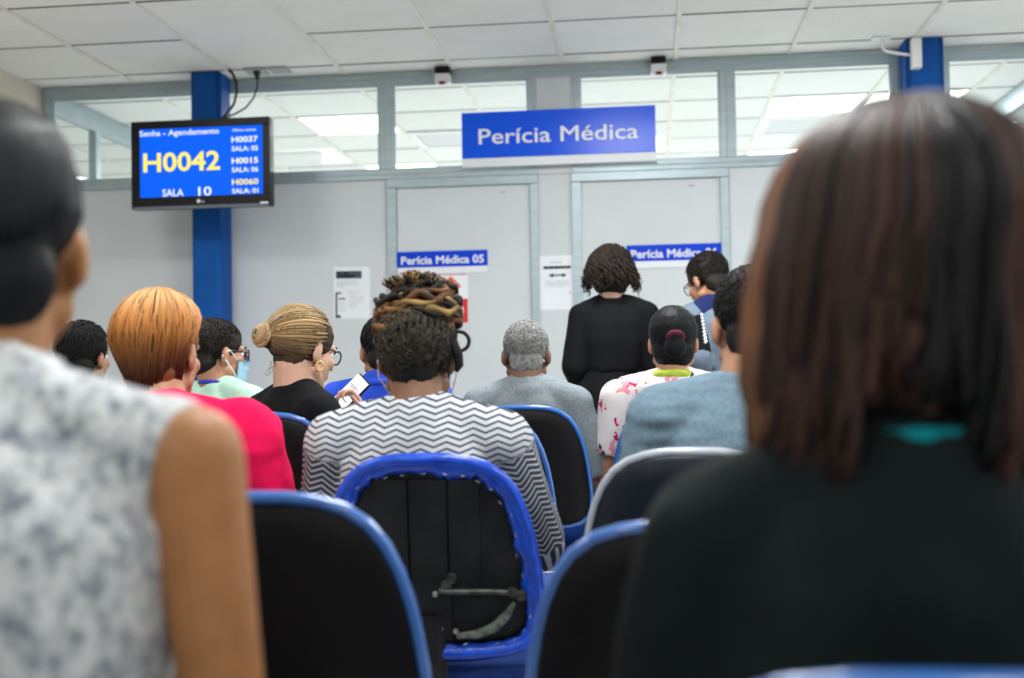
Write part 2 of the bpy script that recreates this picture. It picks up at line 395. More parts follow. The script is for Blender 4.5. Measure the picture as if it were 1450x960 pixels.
# two round-cornered blue columns
def column(n, x0, x1, y0, y1):
    bm = bmesh.new(); bmesh.ops.create_cube(bm, size=1.0); bmesh.ops.scale(bm, vec=(x1 - x0, y1 - y0, ZC), verts=bm.verts)
    ed = [e for e in bm.edges if abs(e.verts[0].co.z - e.verts[1].co.z) > .5]
    bmesh.ops.bevel(bm, geom=ed, offset=0.028, segments=6, affect='EDGES', profile=0.5)
    me = bpy.data.meshes.new('column'); bm.to_mesh(me); bm.free(); me.materials.append(M_blue)
    for p in me.polygons: p.use_smooth = abs(p.normal.z) < .5 and abs(p.normal.x) > .02 and abs(p.normal.y) > .02
    o = struct('trim_%d' % n, ((x0 + x1) / 2, (y0 + y1) / 2, ZC / 2 - .001), me)
    o['label'] = ['blue painted column behind the wall screen', 'blue painted column at the right with a white box near its top'][n - 1]
    return o
column(1, -2.548, -2.372, 6.50, 6.692)
column(2, 1.385, 1.582, 6.50, 6.692)

# ================================================================ THINGS ON THE WALL
# --- queue display
tv = thing('wall_screen', 'black framed wall screen showing queue number H0042 on bright blue', 'screen', (-2.374, 6.2, 2.222))
TX0, TX1, TZ0, TZ1, TY = -2.760, -1.987, 1.985, 2.461, 6.20
box('casing', TX0, TX1, TY + .006, TY + .075, TZ0, TZ1, M_plastic_blk, tv, .01)
for a in (('bezel', TX0, TX1, TZ1 - .042, TZ1), ('bezel', TX0, TX1, TZ0, TZ0 + .062), ('bezel', TX0, TX0 + .046, TZ0 + .062, TZ1 - .042), ('bezel', TX1 - .040, TX1, TZ0 + .062, TZ1 - .042)):
    box(a[0], a[1], a[2], TY - .006, TY + .012, a[3], a[4], M_plastic_blk, tv, .003)
box('chin_strip', TX0 + .01, TX1 - .01, TY - .010, TY + .01, TZ0 - .006, TZ0 + .012, mat('chin_grey', (0.10, 0.12, 0.15), .3), tv, .003)
box('display', TX0 + .044, TX1 - .038, TY + .002, TY + .008, TZ0 + .060, TZ1 - .040, M_screen, tv)
box('wall_arm', -2.50, -2.42, TY + .07, 6.502, 2.15, 2.32, M_steel, tv)
sx = lambda px: TX0 + (px - 186.5) * (TX1 - TX0) / 196.0
sz = lambda py: TZ1 - (py - 169.0) * (TZ1 - TZ0) / 125.5
ys = TY + .0012
def st(s, px0, px1, ybase, hpx, m, bold=.0): return text(s, hpx * (TZ1 - TZ0) / 125.5, sx(px0), sx(px1), ys, sz(ybase), m, tv, bold)
st('Senha - Agendamento', 198, 311, 190, 8.2, M_scr_wht, .012)
st('H0042', 203, 312, 241, 27.5, M_scr_yel, .02)
st('SALA', 230, 260, 277, 10.5, M_scr_wht, .012)
st('10', 281, 299.5, 277.5, 13, M_scr_wht, .012)
st('Últimas senhas', 330, 363, 188, 3.6, M_scr_wht, .01)
for k, (a, b) in enumerate((('H0037', 'SALA: 05'), ('H0015', 'SALA: 06'), ('H0060', 'SALA: 01'))):
    st(a, 328.5, 365.5, 203.5 + k * 30.2, 8.3, (M_scr_wht, M_scr_pale, M_scr_yel)[k], .022)
    st(b, 328.5, 365.5, 216 + k * 30, 7.0, M_scr_wht, .018)
lg = text('LG', .010, sx(286), sx(290), TY - .0068, sz(287.5), M_letter, tv, .01, name='logo')
V, F = tube_np([(sx(282) + .008 * math.cos(a), TY - .0066, sz(285.5) + .008 * math.sin(a)) for a in np.linspace(0, 2 * math.pi, 16, False)], .002, 5, True)
link('logo_ring', mesh_np('ring', [Vector(v) - tv.location for v in V], F, M_letter), tv)
box('logo_dot', sx(281), sx(283.4), TY - .0072, TY - .0055, sz(286.8), sz(284.4), M_letter, tv)
box('badge', sx(369), sx(380), TY - .0115, TY - .009, sz(291.8), sz(289.8), M_letter, tv)

# --- cables and small ceiling outlets by the left column
t = thing('cable_outlet', 'small grey ceiling outlet plate with a black cable hanging from it', 'outlet', (-2.165, 6.52, ZC), 'ceiling outlet plates')
box('plate', -2.225, -2.105, 6.46, 6.58, ZC - .012, ZC - .002, mat('plate_grey', (0.36, 0.38, 0.38), .5), t, .003)
tube('plug', [(-2.155, 6.50, ZC - .010), (-2.153, 6.50, ZC - .03), (-2.152, 6.50, ZC - .06)], [.022, .018, .008], M_cable, t)
t = thing('cable_outlet', 'small blank grey ceiling plate right of the outlet with the cable', 'outlet', (-2.04, 6.52, ZC), 'ceiling outlet plates')
box('plate', -2.085, -1.975, 6.46, 6.58, ZC - .010, ZC - .002, mat('plate_grey', (0.36, 0.38, 0.38), .5), t, .003)
o = tube('cable', [(-2.150, 6.50, 2.735), (-2.152, 6.49, 2.69), (-2.165, 6.47, 2.63), (-2.20, 6.44, 2.57), (-2.245, 6.40, 2.53), (-2.275, 6.33, 2.495), (-2.30, 6.29, 2.44)], .0055, M_cable, k=6)
tag(o, 'thin black cable drooping from the ceiling outlet to the back of the screen', 'cable', 'screen cables')
o = tube('cable', [(-2.31, 6.47, 2.797), (-2.285, 6.47, 2.775), (-2.262, 6.46, 2.72), (-2.255, 6.45, 2.66), (-2.265, 6.43, 2.59), (-2.29, 6.38, 2.525), (-2.32, 6.29, 2.44)], .008, M_cable, k=6)
tag(o, 'thicker black cable running down beside the left blue column behind the screen', 'cable', 'screen cables')

# --- big sign
sg = thing('hanging_sign', 'large blue hanging sign reading Perícia Médica above the two doors', 'sign', (-0.477, 6.64, 2.40))
box('backing', -1.017, 0.065, 6.642, 6.660, 2.224, 2.532, M_signwhite, sg, .002)
box('blue_face', -1.017, 0.065, 6.634, 6.6425, 2.274, 2.532, M_signblue, sg, .001)
box('white_strip', -1.017, 0.065, 6.635, 6.6425, 2.224, 2.273, M_signwhite, sg, .001)
for x in (-0.62, -0.38): box('bracket', x - .015, x + .015, 6.658, Y0 - .007, 2.24, 2.30, M_alu, sg)
text('Perícia Médica', 0.090, -0.922, -0.030, 6.6330, 2.352, M_letter, sg, .012)

def door_sign(txt, x0, x1, label):
    t = thing('door_sign', label, 'sign', ((x0 + x1) / 2, Y0, 1.70), 'door signs')
    y = Y0 + .006
    box('plate', x0, x1, y - .006, y, 1.637, 1.766, M_signwhite, t, .001)
    box('blue_face', x0, x1, y - .008, y - .0055, 1.676, 1.766, M_signblue2, t)
    w = x1 - x0
    text(txt, .046, x0 + w * .045, x1 - w * .04, y - .0085, 1.694, M_letter, t, .03)
door_sign('Perícia Médica 05', -1.410, -0.890, 'narrow blue sign reading Perícia Médica 05 on the left door')
door_sign('Perícia Médica 06', -0.110, 0.411, 'narrow blue sign reading Perícia Médica 06 on the right door')

# --- notices
def notice(name, x0, x1, z0, z1, y, label, cat='notice'):
    t = thing(name, label, cat, ((x0 + x1) / 2, y, (z0 + z1) / 2))
    box('sheet', x0, x1, y - .002, y + .0005, z0, z1, M_paper, t)
    u = lambda a: x0 + a * (x1 - x0)
    v = lambda b: z1 - b * (z1 - z0)
    def ink(a0, a1, b0, b1, m=M_ink, name='print'):
        return box(name, u(a0), u(a1), y - .003, y - .0015, v(b1), v(b0), m, t)
    return t, ink, u, v
def dashes(ink, a0, a1, b, h, m, n, seed):
    r = random.Random(seed); x = a0
    for q in range(n):
        w = (a1 - a0) / n * r.uniform(.55, .9)
        ink(x, x + w, b, b + h, m); x += (a1 - a0) / n
t, ink, u, v = notice('paper_notice', -1.782, -1.571, 1.393, 1.690, Y0 + .006, 'white printed sheet with a dark heading block, on the panel left of the left door')
t.rotation_euler = (0, R(1.0), 0)
ink(.06, .77, .08, .225, M_inkslate)
dashes(ink, .10, .42, .105, .028, M_letter, 2, 1); dashes(ink, .10, .66, .16, .03, M_letter, 3, 2)
for k in range(4): dashes(ink, .09, (.62, .72, .66, .30)[k], .27 + .032 * k, .010, M_inkgrey, 7, 10 + k)
ink(.05, .10, .50, .95, M_inkslate); ink(.05, .21, .49, .52, M_inkslate); ink(.05, .20, .93, .985, M_inkslate)
dashes(ink, .14, .34, .60, .03, M_ink, 2, 20)
for k in range(4): dashes(ink, .14, .36, .68 + .055 * k, .011, M_inkgrey, 3, 30 + k)
for k in range(7): dashes(ink, .40, (.72, .62, .85, .80, .88, .70, .62)[k], .475 + .05 * k, .011, M_inkgrey, 6, 40 + k)
t, ink, u, v = notice('paper_notice', -0.605, -0.396, 1.417, 1.722, Y0 + .006, 'white printed sheet with a double headed arrow, on the narrow panel between the doors')
dashes(ink, .32, .68, .12, .018, M_inkgrey, 3, 60)
ink(.14, .88, .195, .245, M_ink); dashes(ink, .22, .80, .208, .022, M_letter, 4, 61)
ink(.38, .66, .352, .378, M_ink); dashes(ink, .42, .62, .358, .012, M_letter, 3, 62)
for s, a in ((-1, .27), (1, .77)):
    V = [Vector((u(a), Y0 + .003, v(.365))), Vector((u(a - s * .13), Y0 + .003, v(.325))), Vector((u(a - s * .13), Y0 + .003, v(.405)))]
    V2 = [w + Vector((0, .0015, 0)) for w in V]
    link('arrow_head', mesh_np('arrow', [w - t.location for w in V + V2], [(0, 1, 2), (5, 4, 3), (0, 3, 4, 1), (1, 4, 5, 2), (2, 5, 3, 0)], M_ink), t)
for k in range(4): dashes(ink, (.18, .2, .16, .25)[k], (.82, .85, .84, .74)[k], .47 + .032 * k, .010, M_inkgrey, 8, 70 + k)
ink(.80, .88, .685, .70, M_inkgrey)
# hazard poster
t = thing('hazard_poster', 'white warning poster with an orange flame diamond and a red square, on the left door', 'poster', (-1.09, Y0 + .006, 1.49))
y = Y0 + .006
box('sheet', -1.30, -1.006, y - .002, y + .0005, 1.352, 1.634, M_paper, t)
box('top_line', -1.26, -1.012, y - .003, y - .0015, 1.627, 1.631, M_redp, t)
def diamond(name, cx, cz, r, m, yy):
    V = [(cx, yy, cz + r), (cx + r, yy, cz), (cx, yy, cz - r), (cx - r, yy, cz)]
    V = [Vector(w) - t.location for w in V + [(a, b + .001, c) for a, b, c in V]]
    return link(name, mesh_np(name, V, [(0, 3, 2, 1), (4, 5, 6, 7), (0, 1, 5, 4), (1, 2, 6, 5), (2, 3, 7, 6), (3, 0, 4, 7)], m), t)
diamond('diamond', -1.103, 1.564, .057, M_orange, y - .0035); diamond('diamond_rim', -1.103, 1.564, .0585, M_ink, y - .0028)
fl = [(-.012, -.022), (.012, -.022), (.018, -.008), (.010, .006), (.012, .016), (.002, .030), (-.004, .012), (-.010, .016), (-.017, -.004)]
V = [Vector((-1.103 + a, y - .0048, 1.566 + b)) - t.location for a, b in fl] + [Vector((-1.103 + a, y - .0034, 1.566 + b)) - t.location for a, b in fl]
n_ = len(fl)
link('flame', mesh_np('flame', V, [tuple(range(n_))[::-1], tuple(range(n_, 2 * n_))] + [(i, (i + 1) % n_, n_ + (i + 1) % n_, n_ + i) for i in range(n_)], M_ink), t)
box('base_line', -1.125, -1.081, y - .0048, y - .0034, 1.536, 1.540, M_ink, t)
box('red_square', -1.16, -1.008, y - .0032, y - .0015, 1.356, 1.492, M_redp, t)
tube('prohibition_ring', [(-1.078 + .042 * math.cos(a), y - .0035, 1.424 + .042 * math.sin(a)) for a in np.linspace(0, 2 * math.pi, 24, False)], .004, M_letter, t, 5, True)

# --- motion sensors, white box
for x, lab in ((-1.118, 'small white motion sensor on the header, left of the big sign'), (0.088, 'small white motion sensor on the header, at the right end of the big sign')):
    s = thing('motion_sensor', lab, 'sensor', (x, 6.66, 2.74), 'motion sensors')
    box('mount', x - .042, x + .040, 6.60, Y0 - .006, 2.752, 2.792, M_plastic_blk, s, .003)
    box('body', x - .043, x + .043, 6.595, 6.665, 2.703, 2.754, M_sensor, s, .006)
    V = [Vector(w) for w in [(x - .043, 6.60, 2.706), (x + .043, 6.60, 2.706), (x + .022, 6.60, 2.690), (x - .022, 6.60, 2.690), (x - .043, 6.66, 2.706), (x + .043, 6.66, 2.706), (x + .022, 6.66, 2.690), (x - .022, 6.66, 2.690)]]
    link('chin', mesh_np('chin', [w - s.location for w in V], [(0, 1, 2, 3)[::-1], (4, 5, 6, 7), (0, 4, 5, 1), (2, 6, 7, 3), (0, 3, 7, 4), (1, 5, 6, 2)], M_sensor), s)
    box('lens', x - .016, x + .016, 6.590, 6.60, 2.690, 2.708, M_red_lens, s, .003)
s = thing('alarm_box', 'slim white box with a thin conduit to the ceiling, on the right blue column', 'alarm box', (1.43, 6.46, 2.70))
box('cover', 1.405, 1.455, 6.445, 6.502, 2.63, 2.788, M_plastic_wht, s, .004)
tube('conduit', [(1.41, 6.48, 2.705), (1.36, 6.47, 2.71), (1.28, 6.45, 2.722), (1.258, 6.45, 2.735), (1.255, 6.45, 2.795)], .0075, M_plastic_wht, s)
box('ceiling_plate', 1.20, 1.30, 6.42, 6.50, ZC - .008, ZC - .001, M_plastic_wht, s, .002)

# ================================================================ CHAIRS
HALF = [(0, .412), (.05, .411), (.09, .405), (.125, .392), (.153, .370), (.174, .340), (.190, .302), (.202, .258), (.210, .21), (.216, .16), (.220, .11), (.219, .065), (.208, .032), (.185, .012), (.15, .003), (.08, 0), (0, 0)]
OUT = HALF + [(-a, b) for a, b in HALF[-2:0:-1]]
CEN = (0, .19)
REC = R(11)
def bpt(u, w, n, x, yt, zt):
    """point on a chair back: u across, w up from its lower edge, n towards the room's rear"""
    n = n - u * u * .62
    w = w - .412
    return Vector((x + u, yt - w * math.sin(REC) - n * math.cos(REC), zt + w * math.cos(REC) - n * math.sin(REC)))
def ring_mesh(name, x, yt, zt, scales, ns, m, parent, smooth=True, outline=OUT):
    V, F = [], []; k = len(outline)
    for s, n in zip(scales, ns):
        for a, b in outline:
            V.append(bpt(CEN[0] + (a - CEN[0]) * s, CEN[1] + (b - CEN[1]) * s, n, x, yt, zt) - parent.location)
    for i in range(len(scales) - 1):
        for j in range(k):
            j2 = (j + 1) % k
            F.append((i * k + j, i * k + j2, (i + 1) * k + j2, (i + 1) * k + j))
    F.append(tuple(range(k))[::-1]); F.append(tuple((len(scales) - 1) * k + j for j in range(k)))
    return link(name, mesh_np(name, V, F, m, smooth), parent)
def chair(x, yt, zt, label, torn=False, shell=M_shell, trim=M_trim):
    c = thing('waiting_chair', label, 'chair', (x, yt + .27, 0), 'waiting room chairs')
    if not torn:
        ring_mesh('backrest', x, yt, zt, [.05, .5, .8, .95, .985, .985, .95, .8, .4, .05], [.034, .031, .024, .014, .006, -.010, -.018, -.028, -.034, -.036], shell, c)
        V, F = tube_np([bpt(a, b, 0, x, yt, zt) for a, b in OUT], .0095, 8, True)
        link('edge_trim', mesh_np('trim', [v - c.location for v in V], F, trim, True), c)
    else:
        ring_mesh('backrest', x, yt, zt, [.05, .5, .85, .97, .97, .85, .5, .05], [-.010, -.010, -.010, -.011, -.020, -.032, -.040, -.042], M_innerblk, c)
        # the cover's rolled rim and the ragged flap stapled behind it
        k = len(OUT)
        dense = []
        for i in range(k):
            a, b = OUT[i], OUT[(i + 1) % k]
            for q in range(4): dense.append((a[0] + (b[0] - a[0]) * q / 4, a[1] + (b[1] - a[1]) * q / 4))
        V, F = tube_np([bpt(a * .985, CEN[1] + (b - CEN[1]) * .985, .002, x, yt, zt) for a, b in dense], [.0135 + .0015 * noise.noise(Vector((a * 40, b * 40, 3))) for a, b in dense], 9, True)
        link('rolled_rim', mesh_np('rim', [v - c.location for v in V], F, M_vinyl, True), c)
        V, F = [], []; kd = len(dense); L = 5
        for i, (a, b) in enumerate(dense):
            w = .031 + .009 * noise.noise(Vector((a * 25, b * 25, 1))) + .008 * noise.noise(Vector((a * 90, b * 90, 5)))
            if b < .06: w *= .75
            if b > .3: w += .016 * math.exp(-((a - .065) / .028) ** 2)
            d = Vector((CEN[0] - a, CEN[1] - b, 0)); d.normalize()
            for q in range(L):
                f = q / (L - 1) * w
                nn = .010 + .004 * noise.noise(Vector((a * 60, b * 60, q * .8))) - .012 * (q / (L - 1)) ** 2
                V.append(bpt(a * .985 + d.x * f, b + d.y * f, nn, x, yt, zt) - c.location)
        for i in range(kd):
            i2 = (i + 1) % kd
            for q in range(L - 1): F.append((i * L + q, i2 * L + q, i2 * L + q + 1, i * L + q + 1))
        fo = link('torn_cover', mesh_np('flap', V, F, M_vinyl, True), c); fo['label'] = 'ragged blue vinyl flap left where the back shell is missing'
        so = fo.modifiers.new('s', 'SOLIDIFY'); so.thickness = .0015
        def pl(name, u0, u1, w0, w1, n0, n1, m, sk=0.0):
            V = [bpt(a + (sk if bb > (w0 + w1) / 2 else 0), bb, nn, x, yt, zt) - c.location for nn in (n0, n1) for a, bb in ((u0, w0), (u1, w0), (u1, w1), (u0, w1))]
            return link(name, mesh_np(name, V, [(0, 3, 2, 1), (4, 5, 6, 7), (0, 1, 5, 4), (1, 2, 6, 5), (2, 3, 7, 6), (3, 0, 4, 7)], m), c)
        for u0, u1 in ((-.115, -.045), (-.040, .035), (.040, .10)): pl('board_strip', u0, u1, .12, .365, -.012, -.004, M_innerblk, .006)
        pl('fixing_plate', -.07, .04, .03, .155, -.012, .004, M_steel)
        V, F = tube_np([bpt(u_, .142 - .012 * (u_ / .16), .012 + .004 * math.sin(u_ * 40), x, yt, zt) for u_ in np.linspace(.02, .185, 8)], .0055, 6)
        link('bracket_rod', mesh_np('rod', [v - c.location for v in V], F, M_rust, True), c)
        for u_, w_ in ((.165, .130), (.183, .122), (.045, .165), (.035, .150)):
            V, F = tube_np([bpt(u_, w_, .004, x, yt, zt), bpt(u_, w_, .018, x, yt, zt)], .010, 8)
            link('bracket_bolt', mesh_np('bolt', [v - c.location for v in V], F, M_rust), c)
        for u_, w_ in ((-.043, .130), (.010, .129), (.018, .056), (.048, .05)):
            V, F = tube_np([bpt(u_, w_, .003, x, yt, zt), bpt(u_, w_, .008, x, yt, zt)], [.0065, .0045], 8)
            link('screw', mesh_np('screw', [v - c.location for v in V], F, M_screw), c)
        pts = [(.05, .040), (.09, .042), (.125, .055), (.150, .078), (.168, .105)]
        V, F = tube_np([bpt(a, b, .004, x, yt, zt) for a, b in pts], [.006, .009, .011, .010, .004], 6)
        link('frayed_backing', mesh_np('fray', [v - c.location for v in V], F, M_frayed), c)
        r = random.Random(5)
        for i in range(0, kd, 4):
            a, b = dense[i]; d = Vector((-a, CEN[1] - b, 0)); d.normalize(); f = r.uniform(.022, .034)
            p0, q_ = (a + d.x * f, b + d.y * f), Vector((-d.y, d.x, 0)) * .004
            V, F = tube_np([bpt(p0[0] - q_.x, p0[1] - q_.y, .013, x, yt, zt), bpt(p0[0] + q_.x, p0[1] + q_.y, .013, x, yt, zt)], .0007, 4)
            link('staple', mesh_np('staple', [v - c.location for v in V], F, M_screw), c)
    # seat with its own trim, bracket and legs
    bm = bmesh.new(); bmesh.ops.create_cube(bm, size=1.0); bmesh.ops.scale(bm, vec=(.43, .42, .065), verts=bm.verts)
    bmesh.ops.bevel(bm, geom=bm.edges[:], offset=.026, segments=3, affect='EDGES')
    me = bpy.data.meshes.new('seat'); bm.to_mesh(me); bm.free(); me.materials.append(M_seatfab)
    me.polygons.foreach_set('use_smooth', [True] * len(me.polygons))
    link('seat', me, c, (0, .04, .425))
    V, F = tube_np([(a, b + .04, .405) for a, b in [(-.2, -.2), (.2, -.2), (.212, -.17), (.212, .17), (.19, .205), (-.19, .205), (-.212, .17), (-.212, -.17)]], .008, 6, True)
    link('seat_trim', mesh_np('seat_trim', V, F, trim, True), c)
    b0 = bpt(0, .02, 0, x, yt, zt) - c.location
    V, F = tube_np([b0 + Vector((0, 0, .06)), b0 + Vector((0, .0, -.03)), Vector((0, b0.y + .03, .385)), Vector((0, .05, .382))], [.03, .028, .026, .026], 6)
    link('back_bracket', mesh_np('bracket', V, F, M_steel), c)
    for sx_ in (-1, 1):
        for sy_ in (-1, 1):
            V, F = tube_np([(sx_ * .15, .04 + sy_ * .12, .395), (sx_ * .185, .04 + sy_ * .18, .0)], .012, 8)
            link('leg', mesh_np('leg', V, F, M_steel, True), c)
        V, F = tube_np([(sx_ * .15, -.08, .392), (sx_ * .15, .16, .392)], .011, 6)
        link('seat_rail', mesh_np('seat_rail', V, F, M_steel), c)
    return c
chair(-.600, .75, .868, 'chair under the person in the marbled sleeveless top')
chair(.170, .75, .868, 'nearest chair, blue rim just showing at the bottom right edge')
chair(-.530, 1.55, .902, 'empty black chair with blue rim at bottom left, beside the bare arm')
chair(.050, 1.55, .863, 'empty black chair with blue rim beside the charcoal sleeve at bottom right')
chair(-1.130, 2.35, .88, 'chair behind the person in the pink blouse, hidden by the marbled top')
chair(-.447, 2.35, .898, 'broken chair with torn blue cover and missing back shell', torn=True)
chair(.080, 2.35, .904, 'navy black chair with pale grey rim behind the large man in the grey shirt', shell=M_shelln, trim=M_trimg)
chair(-1.055, 3.15, .962, 'black chair with blue rim behind the blonde person in the black cardigan')
chair(-.479, 3.15, .957, 'empty black chair with blue rim just beyond the zigzag blouse')
chair(-1.440, 3.95, .942, 'chair under the man in the mint shirt and face mask')
chair(-.930, 3.95, .936, 'chair under the man in the bright blue shirt, only its pale rim showing')
chair(-.420, 3.95, .950, 'black chair with blue rim behind the man with short grey hair')
chair(.095, 3.95, .941, 'black chair with thin blue edge behind the person in the floral blouse')
chair(-2.03, 3.95, .942, 'chair under the black haired person behind the marbled top')

# ================================================================ PEOPLE
# bodies and clothes are grown as overlapping limb volumes, fused by a voxel remesh into one skin, then smoothed
def _sph(nu=14, nv=9):
    V = [(0, 0, 1)]; F = []
    for i in range(1, nv):
        th = math.pi * i / nv
        for j in range(nu): V.append((math.sin(th) * math.cos(2 * math.pi * j / nu), math.sin(th) * math.sin(2 * math.pi * j / nu), math.cos(th)))
    V.append((0, 0, -1)); last = len(V) - 1
    for j in range(nu):
        F.append((0, 1 + j, 1 + (j + 1) % nu)); F.append((last, last - nu + (j + 1) % nu, last - nu + j))
    for i in range(nv - 2):
        for j in range(nu):
            a, b = 1 + i * nu + j, 1 + i * nu + (j + 1) % nu
            F.append((a, a + nu, b + nu, b))
    return np.array(V), F
_SV, _SF = _sph()
class Vol:
    def __init__(s): s.V = []; s.F = []; s.n = 0
    def add(s, V, F):
        s.V.append(np.asarray(V, float)); s.F += [tuple(i + s.n for i in f) for f in F]; s.n += len(V)
    def ell(s, c, r, M=None):
        V = _SV * np.array(r)
        if M is not None: V = V @ np.array(M.to_3x3()).T
        s.add(V + np.array(c), _SF)
    def cap(s, p0, r0, p1, r1, flat0=False, flat1=False, k=14, sq=1.0, axis=None):
        """tapered limb from p0 to p1; round ends unless flat; sq squashes it along 'axis'"""
        p0, p1 = Vector(p0), Vector(p1); d = p1 - p0; L = d.length
        if L < 1e-6: return
        d.normalize()
        u = Vector(axis) if axis is not None else d.orthogonal()
        u = (u - d * u.dot(d)).normalized(); w = d.cross(u)
        prof = []
        if flat0: prof += [(0, r0 * .6), (0, r0)]
        else: prof += [(-r0 * math.cos(a), r0 * math.sin(a)) for a in (.25, .7, 1.15, 1.5708)]
        if flat1: prof += [(L, r1), (L, r1 * .6)]
        else: prof += [(L + r1 * math.cos(a), r1 * math.sin(a)) for a in (1.5708, 1.15, .7, .25)]
        V, F = [], []
        for t, r in prof:
            for j in range(k):
                a = 2 * math.pi * j / k
                V.append(p0 + d * t + u * (math.cos(a) * r * sq) + w * (math.sin(a) * r))
        n = len(prof)
        for i in range(n - 1):
            for j in range(k): F.append((i * k + j, i * k + (j + 1) % k, (i + 1) * k + (j + 1) % k, (i + 1) * k + j))
        F.append(tuple(range(k))[::-1]); F.append(tuple((n - 1) * k + j for j in range(k)))
        s.add([tuple(v) for v in V], F)
    def chain(s, pts, rs, **kw):
        for i in range(len(pts) - 1): s.cap(pts[i], rs[i], pts[i + 1], rs[i + 1], **kw)
    def loft(s, st, k=28):
        """st: (centre, side axis, half width, front axis, half depth)"""
        V, F = [], []
        for c, ax, w, ay, d in st:
            for j in range(k):
                a = 2 * math.pi * j / k; ca, sa = math.cos(a), math.sin(a)
                ca = math.copysign(abs(ca) ** .85, ca); sa = math.copysign(abs(sa) ** .85, sa)
                V.append(Vector(c) + Vector(ax) * (w * ca) + Vector(ay) * (d * sa))
        n = len(st)
        for i in range(n - 1):
            for j in range(k): F.append((i * k + j, i * k + (j + 1) % k, (i + 1) * k + (j + 1) % k, (i + 1) * k + j))
        F.append(tuple(range(k))[::-1]); F.append(tuple((n - 1) * k + j for j in range(k)))
        s.add([tuple(v) for v in V], F)
    def build(s, name, voxel, smooth, m, parent, fold=None, mats=()):
        V = np.concatenate(s.V) - np.array(parent.location)
        me = bpy.data.meshes.new(name); me.from_pydata([tuple(v) for v in V], [], s.F); me.update()
        bm = bmesh.new(); bm.from_mesh(me); bmesh.ops.recalc_face_normals(bm, faces=bm.faces); bm.to_mesh(me); bm.free()
        o = bpy.data.objects.new(name, me); COL.objects.link(o)
        r = o.modifiers.new('r', 'REMESH'); r.mode = 'VOXEL'; r.voxel_size = voxel; r.use_smooth_shade = True
        if smooth:
            q = o.modifiers.new('s', 'SMOOTH'); q.factor = .5; q.iterations = smooth
        me2 = bpy.data.meshes.new_from_object(o.evaluated_get(bpy.context.evaluated_depsgraph_get()))
        bpy.data.objects.remove(o); bpy.data.meshes.remove(me)
        me2.name = name; me2.materials.clear(); me2.materials.append(m)
        for x in mats: me2.materials.append(x)
        n = len(me2.vertices)
        if fold:
            co = np.empty(n * 3); me2.vertices.foreach_get('co', co); co = co.reshape(-1, 3)
            no = np.empty(n * 3); me2.vertex_normals.foreach_get('vector', no); no = no.reshape(-1, 3)
            amp, sc = fold
            d = np.array([noise.noise(Vector((c[0] * sc[0], c[1] * sc[1], c[2] * sc[2] + 5))) * .7 + noise.noise(Vector((c[0] * sc[0] * 2.3, c[1] * sc[1] * 2.3, c[2] * sc[2] * 2.1))) * .35 for c in co])
            co += no * (amp * d)[:, None]
            me2.vertices.foreach_set('co', co.ravel())
        me2.polygons.foreach_set('use_smooth', [True] * len(me2.polygons)); me2.update()
        return link(name, me2, parent)

def head_frame(c, yaw=0, pitch=0, roll=0):
    """facing +y at yaw 0; yaw > 0 turns to the sitter's left, pitch < 0 bows the head"""
    M = Matrix.Rotation(R(yaw), 4, 'Z') @ Matrix.Rotation(R(pitch), 4, 'X') @ Matrix.Rotation(R(roll), 4, 'Y')
    M.translation = Vector(c)
    return M
def add_head(v, H, N, s=1.0, neck=.056):
    P = lambda *a: H @ (Vector(a) * s)
    v.ell(P(0, -.015, .035), (.074 * s, .094 * s, .080 * s), H)
    v.ell(P(0, .026, -.03), (.061 * s, .062 * s, .080 * s), H)
    v.cap(P(0, .058, -.088), .024 * s, P(0, .066, -.094), .020 * s)
    for k in (-1, 1):
        v.cap(P(k * .052, .0, -.058), .020 * s, P(k * .016, .060, -.094), .018 * s)
        v.ell(P(k * .036, .058, -.022), (.024 * s, .024 * s, .022 * s), H)
        v.cap(P(k * .010, .082, .022), .012 * s, P(k * .044, .066, .020), .011 * s)
        Er = H.to_3x3().to_4x4() @ Matrix.Rotation(R(k * 18), 4, 'Z') @ Matrix.Rotation(R(-12), 4, 'X')
        v.ell(P(k * .076, -.014, -.006), (.0105 * s, .019 * s, .033 * s), Er)
        v.ell(P(k * .072, -.004, -.028), (.008 * s, .010 * s, .012 * s), Er)
        v.ell(P(k * .012, .094, -.030), (.009 * s, .010 * s, .008 * s), H)
    v.cap(P(0, .084, .014), .0085 * s, P(0, .103, -.027), .012 * s)
    v.cap(P(-.019, .079, -.054), .0075 * s, P(.019, .079, -.054), .0075 * s); v.cap(P(0, .086, -.054), .007 * s, P(0, .085, -.064), .0075 * s)
    v.cap(P(-.015, .078, -.065), .008 * s, P(.015, .078, -.065), .008 * s)
    v.cap(P(0, -.030, -.045), neck * .97, N + Vector((0, 0, -.02)), neck * 1.08)
    v.cap(P(0, .005, -.075), neck * .8, N + Vector((0, .012, -.02)), neck)
